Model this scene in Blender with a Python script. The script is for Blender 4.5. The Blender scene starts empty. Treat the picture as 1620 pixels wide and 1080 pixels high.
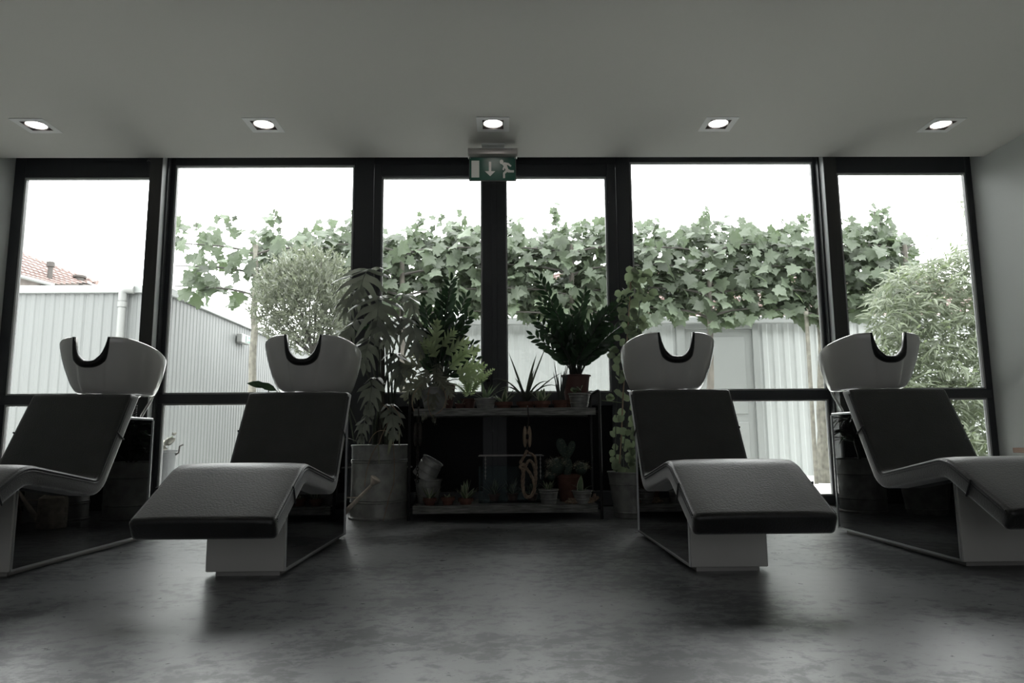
import bpy, math, random
from mathutils import Vector, Matrix
random.seed(11)
S = bpy.context.scene
C = S.collection
V = Vector
PI = math.pi

# ------------------------------------------------------------------ camera
FPX, PITCH, YAW, ROLL, CH = 1100.4, 0.13484, 0.016186, -0.007847, 0.59
Fw = V((math.sin(YAW)*math.cos(PITCH), math.cos(YAW)*math.cos(PITCH), math.sin(PITCH)))
R0 = V((math.cos(YAW), -math.sin(YAW), 0)); U0 = R0.cross(Fw)
cr, sr = math.cos(ROLL), math.sin(ROLL)
Rt = R0*cr + U0*sr; Up = U0*cr - R0*sr
cam = bpy.data.objects.new('camera', bpy.data.cameras.new('camera')); C.objects.link(cam)
M = Matrix((Rt, Up, -Fw)).transposed().to_4x4(); M.translation = V((0, 0, CH))
cam.matrix_world = M
cam.data.sensor_width = 36; cam.data.lens = FPX/1620*36; cam.data.clip_end = 300; cam.data.clip_start = .02
S.camera = cam

# ------------------------------------------------------------------ world, exposure
w = bpy.data.worlds.new('sky'); S.world = w; w.use_nodes = True
nt = w.node_tree; bg = nt.nodes['Background']
bg.inputs[0].default_value = (.965, .985, 1, 1)
# even overcast sky, brighter towards the zenith: L = L0 (1 + 2 sin h) / 3
geo = nt.nodes.new('ShaderNodeTexCoord'); sep = nt.nodes.new('ShaderNodeSeparateXYZ'); nt.links.new(geo.outputs['Generated'], sep.inputs[0])
mxm = nt.nodes.new('ShaderNodeMath'); mxm.operation = 'MAXIMUM'; mxm.inputs[1].default_value = 0; nt.links.new(sep.outputs['Z'], mxm.inputs[0])
mad = nt.nodes.new('ShaderNodeMath'); mad.operation = 'MULTIPLY_ADD'; mad.inputs[1].default_value = 2; mad.inputs[2].default_value = 1; nt.links.new(mxm.outputs[0], mad.inputs[0])
mul = nt.nodes.new('ShaderNodeMath'); mul.operation = 'MULTIPLY'; mul.inputs[1].default_value = 4.7; nt.links.new(mad.outputs[0], mul.inputs[0]); nt.links.new(mul.outputs[0], bg.inputs[1])
S.view_settings.view_transform = 'Standard'; S.view_settings.look = 'None'
S.view_settings.exposure = 0.05; S.view_settings.gamma = 1; S.view_settings.use_curve_mapping = False
S.cycles.max_bounces = 10; S.cycles.diffuse_bounces = 6; S.cycles.glossy_bounces = 5
S.cycles.transparent_max_bounces = 12; S.cycles.transmission_bounces = 6
S.cycles.sample_clamp_indirect = 6
# added fill lights behind the camera: cool from the back wall, warm from overhead
for (nm, loc, rot, sx, sy, e, colr) in (('rear_fill_light', (0, -4.4, 1.5), (PI/2, 0, 0), 6.0, 2.2, 22, (.95, .98, 1)),
                                  ('overhead_fill_light', (0, -1.5, 2.9), (0, 0, 0), 5.0, 2.5, 3, (1, .93, .86))):
    L = bpy.data.lights.new(nm, 'AREA'); L.shape = 'RECTANGLE'; L.size = sx; L.size_y = sy; L.energy = e; L.color = colr
    o = bpy.data.objects.new(nm, L); C.objects.link(o); o.location = loc; o.rotation_euler = rot
# portal: tells Cycles where the daylight enters the room
for (x0, x1) in ((-4.2, -3.0), (-2.86, -1.27), (-1.05, .95), (1.15, 2.81), (3.02, 4.2)):
    L = bpy.data.lights.new('window_portal', 'AREA'); L.shape = 'RECTANGLE'; L.size = x1-x0; L.size_y = 2.9
    L.cycles.is_portal = True
    o = bpy.data.objects.new('window_portal', L); C.objects.link(o)
    o.location = ((x0+x1)/2, 6.02, 1.5); o.rotation_euler = (-PI/2, 0, 0)

# ------------------------------------------------------------------ pixel rays -> world points
def ray(u, v): return Fw + Rt*((u-810)/FPX) - Up*((v-540)/FPX)
def atY(u, v, Y): r = ray(u, v); t = Y/r.y; return V((r.x*t, Y, CH+r.z*t))
def atX(u, v, X): r = ray(u, v); t = X/r.x; return V((X, r.y*t, CH+r.z*t))
def atZ(u, v, Z): r = ray(u, v); t = (Z-CH)/r.z; return V((r.x*t, r.y*t, Z))

# ------------------------------------------------------------------ materials
def mat(name, col, rough=.5, metal=0, spec=.5, bump=0, bscale=20, var=0, vscale=3, trans=0, coat=0, emit=0, sheen=0, stretch=None, ior=1.45, rvar=0):
    m = bpy.data.materials.new(name); m.use_nodes = True
    n = m.node_tree.nodes; l = m.node_tree.links; b = n['Principled BSDF']
    b.inputs['Base Color'].default_value = (*col, 1); b.inputs['Roughness'].default_value = rough
    b.inputs['Metallic'].default_value = metal; b.inputs['Specular IOR Level'].default_value = spec
    b.inputs['IOR'].default_value = ior
    b.inputs['Coat Weight'].default_value = coat; b.inputs['Coat Roughness'].default_value = .05
    if sheen: b.inputs['Sheen Weight'].default_value = sheen; b.inputs['Sheen Roughness'].default_value = .4
    if emit: b.inputs['Emission Color'].default_value = (*col, 1); b.inputs['Emission Strength'].default_value = emit
    tc = n.new('ShaderNodeTexCoord'); mp = n.new('ShaderNodeMapping'); l.new(tc.outputs['Object'], mp.inputs[0])
    if stretch: mp.inputs['Scale'].default_value = stretch
    if var or rvar:
        t = n.new('ShaderNodeTexNoise'); t.inputs['Scale'].default_value = vscale; t.inputs['Detail'].default_value = 6; l.new(mp.outputs[0], t.inputs[0])
        if var:
            r = n.new('ShaderNodeValToRGB'); l.new(t.outputs[0], r.inputs[0])
            r.color_ramp.elements[0].position = .33; r.color_ramp.elements[1].position = .67
            r.color_ramp.elements[0].color = (*[max(0, c*(1-var)) for c in col], 1)
            r.color_ramp.elements[1].color = (*[min(1, c*(1+var)) for c in col], 1)
            l.new(r.outputs[0], b.inputs['Base Color'])
        if rvar:
            mr = n.new('ShaderNodeMapRange'); l.new(t.outputs[0], mr.inputs[0]); mr.inputs[1].default_value = .3; mr.inputs[2].default_value = .7
            mr.inputs[3].default_value = rough-rvar; mr.inputs[4].default_value = rough+rvar; l.new(mr.outputs[0], b.inputs['Roughness'])
    if bump:
        t2 = n.new('ShaderNodeTexNoise'); t2.inputs['Scale'].default_value = bscale; t2.inputs['Detail'].default_value = 5; l.new(mp.outputs[0], t2.inputs[0])
        bm = n.new('ShaderNodeBump'); bm.inputs['Strength'].default_value = bump; bm.inputs['Distance'].default_value = .01
        l.new(t2.outputs[0], bm.inputs['Height']); l.new(bm.outputs[0], b.inputs['Normal'])
    if trans:
        tr = n.new('ShaderNodeBsdfTranslucent'); tr.inputs[0].default_value = (col[0]*1.5, col[1]*1.6, col[2]*1.2, 1)
        mx = n.new('ShaderNodeMixShader'); mx.inputs[0].default_value = trans
        l.new(b.outputs[0], mx.inputs[1]); l.new(tr.outputs[0], mx.inputs[2]); l.new(mx.outputs[0], n['Material Output'].inputs[0])
    return m
def leafmat(name, col, rough=.4, trans=.35, var=.35):
    m = mat(name, col, rough, trans=trans)
    n = m.node_tree.nodes; l = m.node_tree.links; b = n['Principled BSDF']
    oi = n.new('ShaderNodeObjectInfo'); r = n.new('ShaderNodeValToRGB'); l.new(oi.outputs['Random'], r.inputs[0])
    g = n.new('ShaderNodeNewGeometry'); ad = n.new('ShaderNodeMath'); ad.operation = 'ADD'; fr = n.new('ShaderNodeMath'); fr.operation = 'FRACT'
    l.new(oi.outputs['Random'], ad.inputs[0]); l.new(g.outputs['Random Per Island'], ad.inputs[1]); l.new(ad.outputs[0], fr.inputs[0]); l.new(fr.outputs[0], r.inputs[0])
    r.color_ramp.elements[0].color = (*[c*(1-var) for c in col], 1)
    r.color_ramp.elements[1].color = (*[min(1, c*(1+var)) for c in col], 1)
    l.new(r.outputs[0], b.inputs['Base Color'])
    return m
M_ = {}
M_['paint_ceiling'] = mat('ceiling paint', (.70, .69, .65), .9, bump=.03, bscale=60)
M_['paint_wall'] = mat('wall paint', (.62, .64, .625), .85, bump=.03, bscale=50)
M_['paint_back'] = mat('grey wall paint', (.10, .10, .10), .9)
M_['alu'] = mat('anthracite aluminium', (.046, .048, .053), .42, spec=.4, bump=.02, bscale=200)
M_['panel'] = mat('black door panel', (.006, .006, .007), .45, spec=.15)
M_['bead'] = mat('window gasket grey', (.42, .42, .42), .35)
M_['steel'] = mat('post dark steel', (.040, .040, .038), .5, metal=0, var=.3, vscale=8, stretch=(1, 1, .15))
M_['post_side_lit'] = mat('post lit side', (.62, .64, .65), .45)  # window light on the side web, put into its pale colour
M_['leather'] = mat('black leather', (.013, .0125, .013), .37, spec=.8, bump=.17, bscale=130, var=.4, vscale=9, rvar=.035, sheen=.68)
M_['piping'] = mat('leather piping', (.03, .03, .032), .4, spec=.6)
M_['gloss'] = mat('black gloss panel', (.004, .004, .004), .015, spec=.5, ior=1.9)
M_['satin'] = mat('satin metal panel', (.72, .70, .67), .45, metal=.1, bump=.02, bscale=300)
M_['chrome'] = mat('brushed chrome', (.62, .62, .62), .28, metal=1)
M_['ceramic'] = mat('white ceramic', (.66, .645, .62), .12, coat=.5)
M_['rubber'] = mat('black rubber', (.012, .012, .012), .35)
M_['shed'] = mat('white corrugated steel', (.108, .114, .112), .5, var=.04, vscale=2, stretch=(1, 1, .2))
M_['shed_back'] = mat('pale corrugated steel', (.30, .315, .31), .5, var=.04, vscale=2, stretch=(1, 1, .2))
M_['shed_trim'] = mat('white steel trim', (.19, .20, .195), .5)
M_['tile'] = mat('red clay tile', (.17, .125, .115), .8, var=.12, vscale=4)
M_['brick'] = mat('pale render', (.17, .15, .14), .9, var=.2, vscale=6)
M_['bark'] = mat('tree bark', (.08, .073, .062), .85, bump=.5, bscale=25, var=.35, vscale=10, stretch=(1, 1, .4))
M_['barklight'] = mat('pale tree bark', (.13, .125, .105), .85, bump=.5, bscale=25, var=.35, vscale=14)
M_['twig'] = mat('dark twig', (.045, .042, .037), .85)
M_['plane'] = leafmat('plane tree leaf', (.058, .076, .049), .5, .40, .42)
M_['olive'] = leafmat('olive leaf', (.115, .125, .10), .5, .3, .3)
M_['bamboo'] = leafmat('bamboo leaf', (.095, .112, .075), .5, .38, .3)
M_['zz'] = leafmat('glossy dark leaf', (.030, .058, .032), .22, .12, .35)
M_['monstera'] = leafmat('monstera leaf', (.17, .18, .165), .30, .25, .3)
M_['hoya'] = leafmat('round pale leaf', (.19, .225, .17), .3, .45, .35)
M_['xan'] = leafmat('lobed pale green leaf', (.40, .46, .32), .4, .6, .25)
M_['xandark'] = leafmat('lobed grey green leaf', (.24, .24, .205), .42, .4, .35)
M_['strap'] = leafmat('dark strap leaf', (.08, .09, .075), .32, .2, .3)
M_['succ'] = leafmat('succulent green', (.13, .17, .12), .35, .35, .25)
M_['margin'] = mat('cream leaf margin', (.62, .64, .48), .5)
M_['cactus'] = leafmat('cactus skin', (.05, .075, .06), .6, .0, .2)
M_['spine'] = mat('cactus spines', (.45, .42, .33), .6)
M_['zinc'] = mat('weathered zinc', (.33, .33, .32), .5, metal=.5, var=.22, vscale=14, bump=.12, bscale=30)
M_['terra'] = mat('terracotta', (.13, .06, .045), .8, var=.3, vscale=12)
M_['plastic_brown'] = mat('brown nursery pot', (.10, .045, .038), .5)
M_['soil'] = mat('potting soil', (.03, .024, .018), .95, bump=.8, bscale=90)
M_['stand'] = mat('black painted steel', (.014, .014, .014), .4)
M_['shelf'] = mat('worn grey shelf', (.20, .20, .19), .6, metal=.2, var=.5, vscale=30, stretch=(.3, 1, 3))
M_['rope'] = mat('natural fibre rope', (.27, .20, .15), .9, bump=.6, bscale=150, var=.3, vscale=60)
M_['wood'] = mat('weathered wood', (.24, .18, .13), .8, var=.4, vscale=15, stretch=(1, 1, .15))
M_['iron'] = mat('rusty iron', (.035, .030, .027), .6, var=.4, vscale=40)
M_['can'] = mat('pale worn metal', (.60, .52, .45), .55, metal=0, var=.25, vscale=25)
M_['deck'] = mat('grey deck wood', (.60, .60, .575), .85, var=.25, vscale=9, stretch=(.15, 1, 1))
M_['paving'] = mat('outdoor gravel', (.50, .50, .47), .95, var=.3, vscale=40, bump=.5, bscale=60)
M_['white'] = mat('white plastic', (.16, .165, .16), .4)
M_['grey'] = mat('silver grey plastic', (.50, .48, .465), .35, metal=.4)
M_['outpot'] = mat('grey outdoor pot', (.075, .078, .080), .5)
M_['green'] = mat('sign green', (.015, .095, .065), .3)
M_['picto'] = mat('sign white', (.85, .85, .80), .4)
M_['flower'] = mat('white petal', (.17, .165, .14), .6)
M_['palegreen'] = mat('pale green stem', (.15, .19, .10), .6)
M_['recess'] = mat('lamp recess', (.10, .085, .08), .5)
M_['trimw'] = mat('lamp trim paint', (.88, .88, .87), .6)
M_['lamp'] = mat('lit lamp', (1, .93, .88), .5, emit=9)
M_['cane'] = mat('bamboo cane', (.36, .25, .18), .6)
M_['brownwood'] = mat('brown wood', (.32, .20, .15), .6, var=.2, vscale=8)

# polished concrete floor
def concrete():
    m = bpy.data.materials.new('polished concrete'); m.use_nodes = True
    n = m.node_tree.nodes; l = m.node_tree.links; b = n['Principled BSDF']
    tc = n.new('ShaderNodeTexCoord')
    def noise(scale, det, rough=.6, dist=0, st=(1, 1, 1)):
        mp = n.new('ShaderNodeMapping'); mp.inputs['Scale'].default_value = st; l.new(tc.outputs['Object'], mp.inputs[0])
        t = n.new('ShaderNodeTexNoise'); t.inputs['Scale'].default_value = scale; t.inputs['Detail'].default_value = det
        t.inputs['Roughness'].default_value = rough; t.inputs['Distortion'].default_value = dist; l.new(mp.outputs[0], t.inputs[0]); return t
    big = noise(1.1, 5, .55, .4); fine = noise(16, 9, .72, .3, (.8, 1, 1)); grit = noise(60, 3)
    r = n.new('ShaderNodeValToRGB'); l.new(big.outputs[0], r.inputs[0])
    r.color_ramp.elements[0].position = .35; r.color_ramp.elements[0].color = (.085, .088, .092, 1)
    r.color_ramp.elements[1].position = .68; r.color_ramp.elements[1].color = (.19, .197, .206, 1)
    # torn dark trowel patches: fine noise gated by the large one
    mul = n.new('ShaderNodeMath'); mul.operation = 'MULTIPLY_ADD'; l.new(big.outputs[0], mul.inputs[0]); mul.inputs[1].default_value = -.9; l.new(fine.outputs[0], mul.inputs[2])
    r2 = n.new('ShaderNodeValToRGB'); l.new(mul.outputs[0], r2.inputs[0])
    r2.color_ramp.elements[0].position = .02; r2.color_ramp.elements[0].color = (1, 1, 1, 1)
    r2.color_ramp.elements[1].position = .13; r2.color_ramp.elements[1].color = (.42, .43, .45, 1)
    mx = n.new('ShaderNodeMixRGB'); mx.blend_type = 'MULTIPLY'; mx.inputs[0].default_value = 1; l.new(r.outputs[0], mx.inputs[1]); l.new(r2.outputs[0], mx.inputs[2])
    l.new(mx.outputs[0], b.inputs['Base Color'])
    mr = n.new('ShaderNodeMapRange'); l.new(fine.outputs[0], mr.inputs[0]); mr.inputs[1].default_value = .3; mr.inputs[2].default_value = .7; mr.inputs[3].default_value = .26; mr.inputs[4].default_value = .36
    l.new(mr.outputs[0], b.inputs['Roughness'])
    bm = n.new('ShaderNodeBump'); bm.inputs['Strength'].default_value = .06; bm.inputs['Distance'].default_value = .004; l.new(grit.outputs[0], bm.inputs['Height']); l.new(bm.outputs[0], b.inputs['Normal'])
    b.inputs['IOR'].default_value = 1.8
    sp = n.new('ShaderNodeMath'); sp.operation = 'MULTIPLY'; sp.inputs[1].default_value = .55; l.new(r2.outputs[0], sp.inputs[0]); l.new(sp.outputs[0], b.inputs['Specular IOR Level'])
    return m
M_['concrete'] = concrete()
# thin window glass: mostly clear, a Fresnel share mirrors
def glass(name, tint=(.955, .96, .945), ior=1.4):
    m = bpy.data.materials.new(name); m.use_nodes = True; n = m.node_tree.nodes; l = m.node_tree.links
    n.remove(n['Principled BSDF'])
    tr = n.new('ShaderNodeBsdfTransparent'); tr.inputs[0].default_value = (*tint, 1)
    gl = n.new('ShaderNodeBsdfGlossy'); gl.inputs['Roughness'].default_value = .02
    fr = n.new('ShaderNodeFresnel'); fr.inputs[0].default_value = ior
    mx = n.new('ShaderNodeMixShader'); l.new(fr.outputs[0], mx.inputs[0]); l.new(tr.outputs[0], mx.inputs[1]); l.new(gl.outputs[0], mx.inputs[2])
    l.new(mx.outputs[0], n['Material Output'].inputs[0]); return m
M_['glass'] = glass('window glass'); M_['tank'] = glass('tank glass', (.90, .95, .95), 1.15)

# ------------------------------------------------------------------ mesh builder
def wloc(o):
    p = V((0, 0, 0))
    while o is not None: p += o.location; o = o.parent
    return p
class MB:
    def __init__(s): s.v = []; s.f = []; s.m = []; s.k = 0
    def add(s, vs, fs, k=None):
        b = len(s.v); s.v += [V(x) for x in vs]; s.f += [tuple(i+b for i in f) for f in fs]; s.m += [s.k if k is None else k]*len(fs); return s
    def box(s, x0, x1, y0, y1, z0, z1, bev=0):
        if bev <= 0 or min(abs(x1-x0), abs(y1-y0), abs(z1-z0)) < 2.2*bev:
            v = [(x, y, z) for z in (z0, z1) for y in (y0, y1) for x in (x0, x1)]
            return s.add(v, [(0, 2, 3, 1), (4, 5, 7, 6), (0, 1, 5, 4), (2, 6, 7, 3), (0, 4, 6, 2), (1, 3, 7, 5)])
        b = bev; X = (x0, x1); Y = (y0, y1); Z = (z0, z1); vs = []; idx = {}
        for i in (0, 1):
            for j in (0, 1):
                for k in (0, 1):
                    sx, sy, sz = (b if i == 0 else -b), (b if j == 0 else -b), (b if k == 0 else -b)
                    idx[i, j, k, 0] = len(vs); vs.append((X[i], Y[j]+sy, Z[k]+sz))
                    idx[i, j, k, 1] = len(vs); vs.append((X[i]+sx, Y[j], Z[k]+sz))
                    idx[i, j, k, 2] = len(vs); vs.append((X[i]+sx, Y[j]+sy, Z[k]))
        fs = []
        def q(*a):
            c = sum((V(vs[i]) for i in a), V())/len(a); mid = V(((x0+x1)/2, (y0+y1)/2, (z0+z1)/2))
            nn = (V(vs[a[1]])-V(vs[a[0]])).cross(V(vs[a[2]])-V(vs[a[0]]))
            fs.append(a if nn.dot(c-mid) > 0 else tuple(reversed(a)))
        for i in (0, 1): q(idx[i,0,0,0], idx[i,1,0,0], idx[i,1,1,0], idx[i,0,1,0]); q(idx[0,i,0,1], idx[1,i,0,1], idx[1,i,1,1], idx[0,i,1,1]); q(idx[0,0,i,2], idx[1,0,i,2], idx[1,1,i,2], idx[0,1,i,2])
        for i in (0, 1):
            for j in (0, 1):
                q(idx[i,j,0,0], idx[i,j,1,0], idx[i,j,1,1], idx[i,j,0,1])
                q(idx[i,0,j,0], idx[i,1,j,0], idx[i,1,j,2], idx[i,0,j,2])
                q(idx[0,i,j,1], idx[1,i,j,1], idx[1,i,j,2], idx[0,i,j,2])
                for k in (0, 1): q(idx[i,j,k,0], idx[i,j,k,1], idx[i,j,k,2])
        return s.add(vs, fs)
    def tube(s, pts, r, n=8, cap=True, closed=False):
        pts = [V(p) for p in pts]; N = len(pts)
        rs = r if isinstance(r, (list, tuple)) else [r]*N
        t0 = (pts[1]-pts[0]).normalized(); a = t0.orthogonal().normalized(); rings = []
        for i, p in enumerate(pts):
            if closed: t = (pts[(i+1) % N]-pts[i-1])
            else: t = pts[min(i+1, N-1)]-pts[max(i-1, 0)]
            t = t.normalized() if t.length > 1e-9 else t0
            a = (a-t*a.dot(t)); a = a.normalized() if a.length > 1e-6 else t.orthogonal().normalized()
            b = t.cross(a)
            rings.append([p+(a*math.cos(2*PI*k/n)+b*math.sin(2*PI*k/n))*rs[i] for k in range(n)])
        vs = [q for rg in rings for q in rg]; fs = []
        for i in range(N if closed else N-1):
            j = (i+1) % N
            for k in range(n): fs.append((i*n+k, i*n+(k+1) % n, j*n+(k+1) % n, j*n+k))
        if cap and not closed: fs.append(tuple(reversed(range(n)))); fs.append(tuple((N-1)*n+k for k in range(n)))
        return s.add(vs, fs)
    def lathe(s, prof, c=(0, 0, 0), n=28, ax=None, cap0=True, cap1=False):
        c = V(c); rot = Matrix.Identity(3) if ax is None else V((0, 0, 1)).rotation_difference(V(ax)).to_matrix()
        vs = [c+rot @ V((r*math.cos(2*PI*k/n), r*math.sin(2*PI*k/n), z)) for r, z in prof for k in range(n)]; fs = []
        for i in range(len(prof)-1):
            for k in range(n): fs.append((i*n+k, i*n+(k+1) % n, (i+1)*n+(k+1) % n, (i+1)*n+k))
        if cap0: fs.append(tuple(reversed(range(n))))
        if cap1: fs.append(tuple((len(prof)-1)*n+k for k in range(n)))
        return s.add(vs, fs)
    def prism(s, poly, axis, a, b):
        # poly in the two other axes, extruded along axis from a to b
        def mk(p, t): return {'x': (t, p[0], p[1]), 'y': (p[0], t, p[1]), 'z': (p[0], p[1], t)}[axis]
        n = len(poly); vs = [mk(p, a) for p in poly]+[mk(p, b) for p in poly]
        fs = [tuple(range(n)), tuple(reversed(range(n, 2*n)))]+[(i, i+n, (i+1) % n+n, (i+1) % n) for i in range(n)]
        return s.add(vs, fs)
    def sphere(s, c, r, n=10, sc=(1, 1, 1)):
        c = V(c); vs = []; fs = []; m = max(4, n//2)
        for i in range(1, m):
            for k in range(n):
                th = PI*i/m; ph = 2*PI*k/n
                vs.append(c+V((r*sc[0]*math.sin(th)*math.cos(ph), r*sc[1]*math.sin(th)*math.sin(ph), r*sc[2]*math.cos(th))))
        vs.append(c+V((0, 0, r*sc[2]))); vs.append(c-V((0, 0, r*sc[2]))); T = len(vs)-2
        for i in range(m-2):
            for k in range(n): fs.append((i*n+k, (i+1)*n+k, (i+1)*n+(k+1) % n, i*n+(k+1) % n))
        for k in range(n): fs.append((T, k, (k+1) % n)); fs.append((T+1, (m-2)*n+(k+1) % n, (m-2)*n+k))
        return s.add(vs, fs)
    def mesh(s, name, mats, off=V((0, 0, 0)), smooth=False):
        me = bpy.data.meshes.new(name); me.from_pydata([tuple(p-off) for p in s.v], [], s.f)
        for m in (mats if isinstance(mats, (list, tuple)) else [mats]): me.materials.append(m)
        me.polygons.foreach_set('material_index', s.m)
        if smooth:
            me.polygons.foreach_set('use_smooth', [True]*len(me.polygons))
            if smooth != 'all': me.set_sharp_from_angle(angle=math.radians(40))
        me.update(); return me
    def build(s, name, mats, parent=None, smooth=False, solid=0, label=None, kind=None):
        off = wloc(parent) if parent is not None else V((0, 0, 0))
        if parent is None and s.v and kind != 'structure':
            lo = V([min(p[i] for p in s.v) for i in range(3)]); hi = V([max(p[i] for p in s.v) for i in range(3)])
            off = V(((lo.x+hi.x)/2, (lo.y+hi.y)/2, lo.z))
        o = bpy.data.objects.new(name, s.mesh(name, mats, off, smooth)); C.objects.link(o); o.parent = parent
        if parent is None: o.location = off
        if solid:
            md = o.modifiers.new('thickness', 'SOLIDIFY'); md.thickness = solid; md.offset = 0
        if label: o['label'] = label
        if kind: o['kind'] = kind
        return o
def thing(name, label, cat, loc=(0, 0, 0), group=None):
    o = bpy.data.objects.new(name, None); C.objects.link(o); o.location = loc; o.empty_display_size = .1
    o['label'] = label; o['category'] = cat
    if group: o['group'] = group
    return o
def tag(o, label, cat, group=None):
    o['label'] = label; o['category'] = cat
    if group: o['group'] = group
    return o
def kids(o): return list(o.children)
def copy_tree(o, parent=None):
    c = o.copy(); C.objects.link(c); c.parent = parent
    for ch in kids(o): copy_tree(ch, c)
    return c
def inst(name, mesh, parent, mw):
    o = bpy.data.objects.new(name, mesh); C.objects.link(o); o.parent = parent
    m = mw.copy(); m.translation = mw.translation-wloc(parent); o.matrix_local = m
    return o
def frame(pos, y, z, sc=1):
    y = V(y).normalized(); z = V(z); x = y.cross(z)
    x = x.normalized() if x.length > 1e-5 else y.orthogonal().normalized(); z = x.cross(y)
    s3 = sc if isinstance(sc, (tuple, list)) else (sc, sc, sc)
    m = Matrix((x*s3[0], y*s3[1], z*s3[2])).transposed().to_4x4(); m.translation = V(pos); return m
rnd = random.uniform
def rv(a=1): return V((rnd(-a, a), rnd(-a, a), rnd(-a, a)))
def bez(a, b, c, n=8):
    a, b, c = V(a), V(b), V(c)
    return [a*(1-t)**2+b*2*t*(1-t)+c*t*t for t in [i/n for i in range(n+1)]]

# leaf blades (unit length along +y, normal +z)
def blade(prof, fold=.15, curl=.2, name='leaf', m=None):
    b = MB(); n = len(prof)
    vs = []
    for i, wd in enumerate(prof):
        t = i/(n-1); z = -curl*t*t
        vs += [(-wd, t, z+fold*wd), (0, t, z), (wd, t, z+fold*wd)]
    fs = []
    for i in range(n-1):
        a = i*3; fs += [(a, a+1, a+4, a+3), (a+1, a+2, a+5, a+4)]
    b.add(vs, fs); return b
def star_leaf(curl=.25, jag=0):
    right = [(.16, -.10), (.46, -.04), (.34, .14), (.62, .30), (.52, .40), (.60, .52), (.34, .50), (.30, .64), (.20, .74), (.10, .80)]
    out = [(0, 0)]+right+[(0, 1.02)]+[(-x, y) for x, y in reversed(right)]
    b = MB(); vs = [(0, .38, 0)]+[(x+rnd(-jag, jag), y+rnd(-jag, jag), .22*abs(x)-curl*(x*x+(y-.38)**2)+rnd(-jag, jag)) for x, y in out]
    n = len(out); b.add(vs, [(0, 1+i, 1+(i+1) % n) for i in range(n)]); return b

# ================================================================== SETTING
def struct(name, b, m, parent=None, smooth=False):
    return b.build(name, m, parent, smooth=smooth, kind='structure' if parent is None else None)
XL, XR, YE, YW, HC, YB = -4.27, 4.24, 5.755, 5.93, 2.98, -4.5
b = MB(); b.box(XL-.3, XR+.3, YB, 6.02, -.12, 0); struct('floor', b, M_['concrete'])
# ceiling with openings for the downlights
LIGHTS = [(-3.56, 5.13), (-1.819, 5.12), (-.051, 5.11), (1.701, 5.11), (3.462, 5.13)]
hs = .085
b = MB(); y0, y1 = 5.02, 5.22
b.box(XL-.3, XR+.3, YB, y0, HC, HC+.15); b.box(XL-.3, XR+.3, y1, YE, HC, HC+.15)
xs = XL-.3
for (lx, ly) in LIGHTS:
    b.box(xs, lx-hs, y0, y1, HC, HC+.15); b.box(lx-hs, lx+hs, y0, ly-hs, HC, HC+.15); b.box(lx-hs, lx+hs, ly+hs, y1, HC, HC+.15); xs = lx+hs
b.box(xs, XR+.3, y0, y1, HC, HC+.15)
struct('ceiling', b, M_['paint_ceiling'])
b = MB(); b.box(XL-.3, XR+.3, YE, 6.05, 3.13, 3.3); struct('trim_1', b, M_['paint_ceiling'])      # top of the recess above the windows
b = MB(); b.box(XL-.25, XL, YB, 6.05, 0, 3.2); struct('wall_left', b, M_['paint_wall'])
b = MB(); b.box(XR, XR+.25, YB, 6.05, 0, 3.2); struct('wall_right', b, M_['paint_wall'])
b = MB(); b.box(XL-.3, XR+.3, YB-.2, YB, 0, 3.1); struct('wall_back', b, M_['paint_back'])

A = M_['alu']; FY0, FY1 = 5.93, 6.0
def pane(name, x0, x1, z0, z1, parent):
    b = MB(); b.box(x0, x1, 5.962, 5.968, z0, z1); return b.build(name, M_['glass'], parent)
def bead(x0, x1, z0, z1, parent, t=.014):
    b = MB(); y0, y1 = 5.938, 5.972
    b.box(x0, x0+t, y0, y1, z0, z1); b.box(x1-t, x1, y0, y1, z0, z1); b.box(x0+t, x1-t, y0, y1, z1-t, z1); b.box(x0+t, x1-t, y0, y1, z0, z0+t)
    return b.build('glazing_bead', M_['bead'], parent)
def window(i, x0, x1, g0, g1, ztop):
    f = MB(); f.box(x0, g0, FY0, FY1, 0, 3.13, .004); f.box(g1, x1, FY0, FY1, 0, 3.13, .004)
    f.box(g0, g1, FY0, FY1, ztop, 3.13, .004); f.box(g0, g1, FY0, FY1, 0, .07, .004)
    r = struct('window_%d' % i, f, A)
    t = MB(); t.box(g0-.03, g1+.03, FY0-.012, FY1, .882, .96, .003); t.build('transom_bar', A, r)
    pane('pane', g0, g1, .96, ztop, r); pane('pane', g0, g1, .07, .882, r)
    bead(g0, g1, .96, ztop, r); bead(g0, g1, .07, .882, r)
    return r
window(1, XL, -2.99, -4.18, -3.06, 2.875)
window(2, -2.99, -1.275, -2.865, -1.29, 2.985)
window(3, 1.150, 2.93, 1.160, 2.805, 3.01)
window(4, 2.93, XR, 3.02, 4.185, 2.905)
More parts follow.
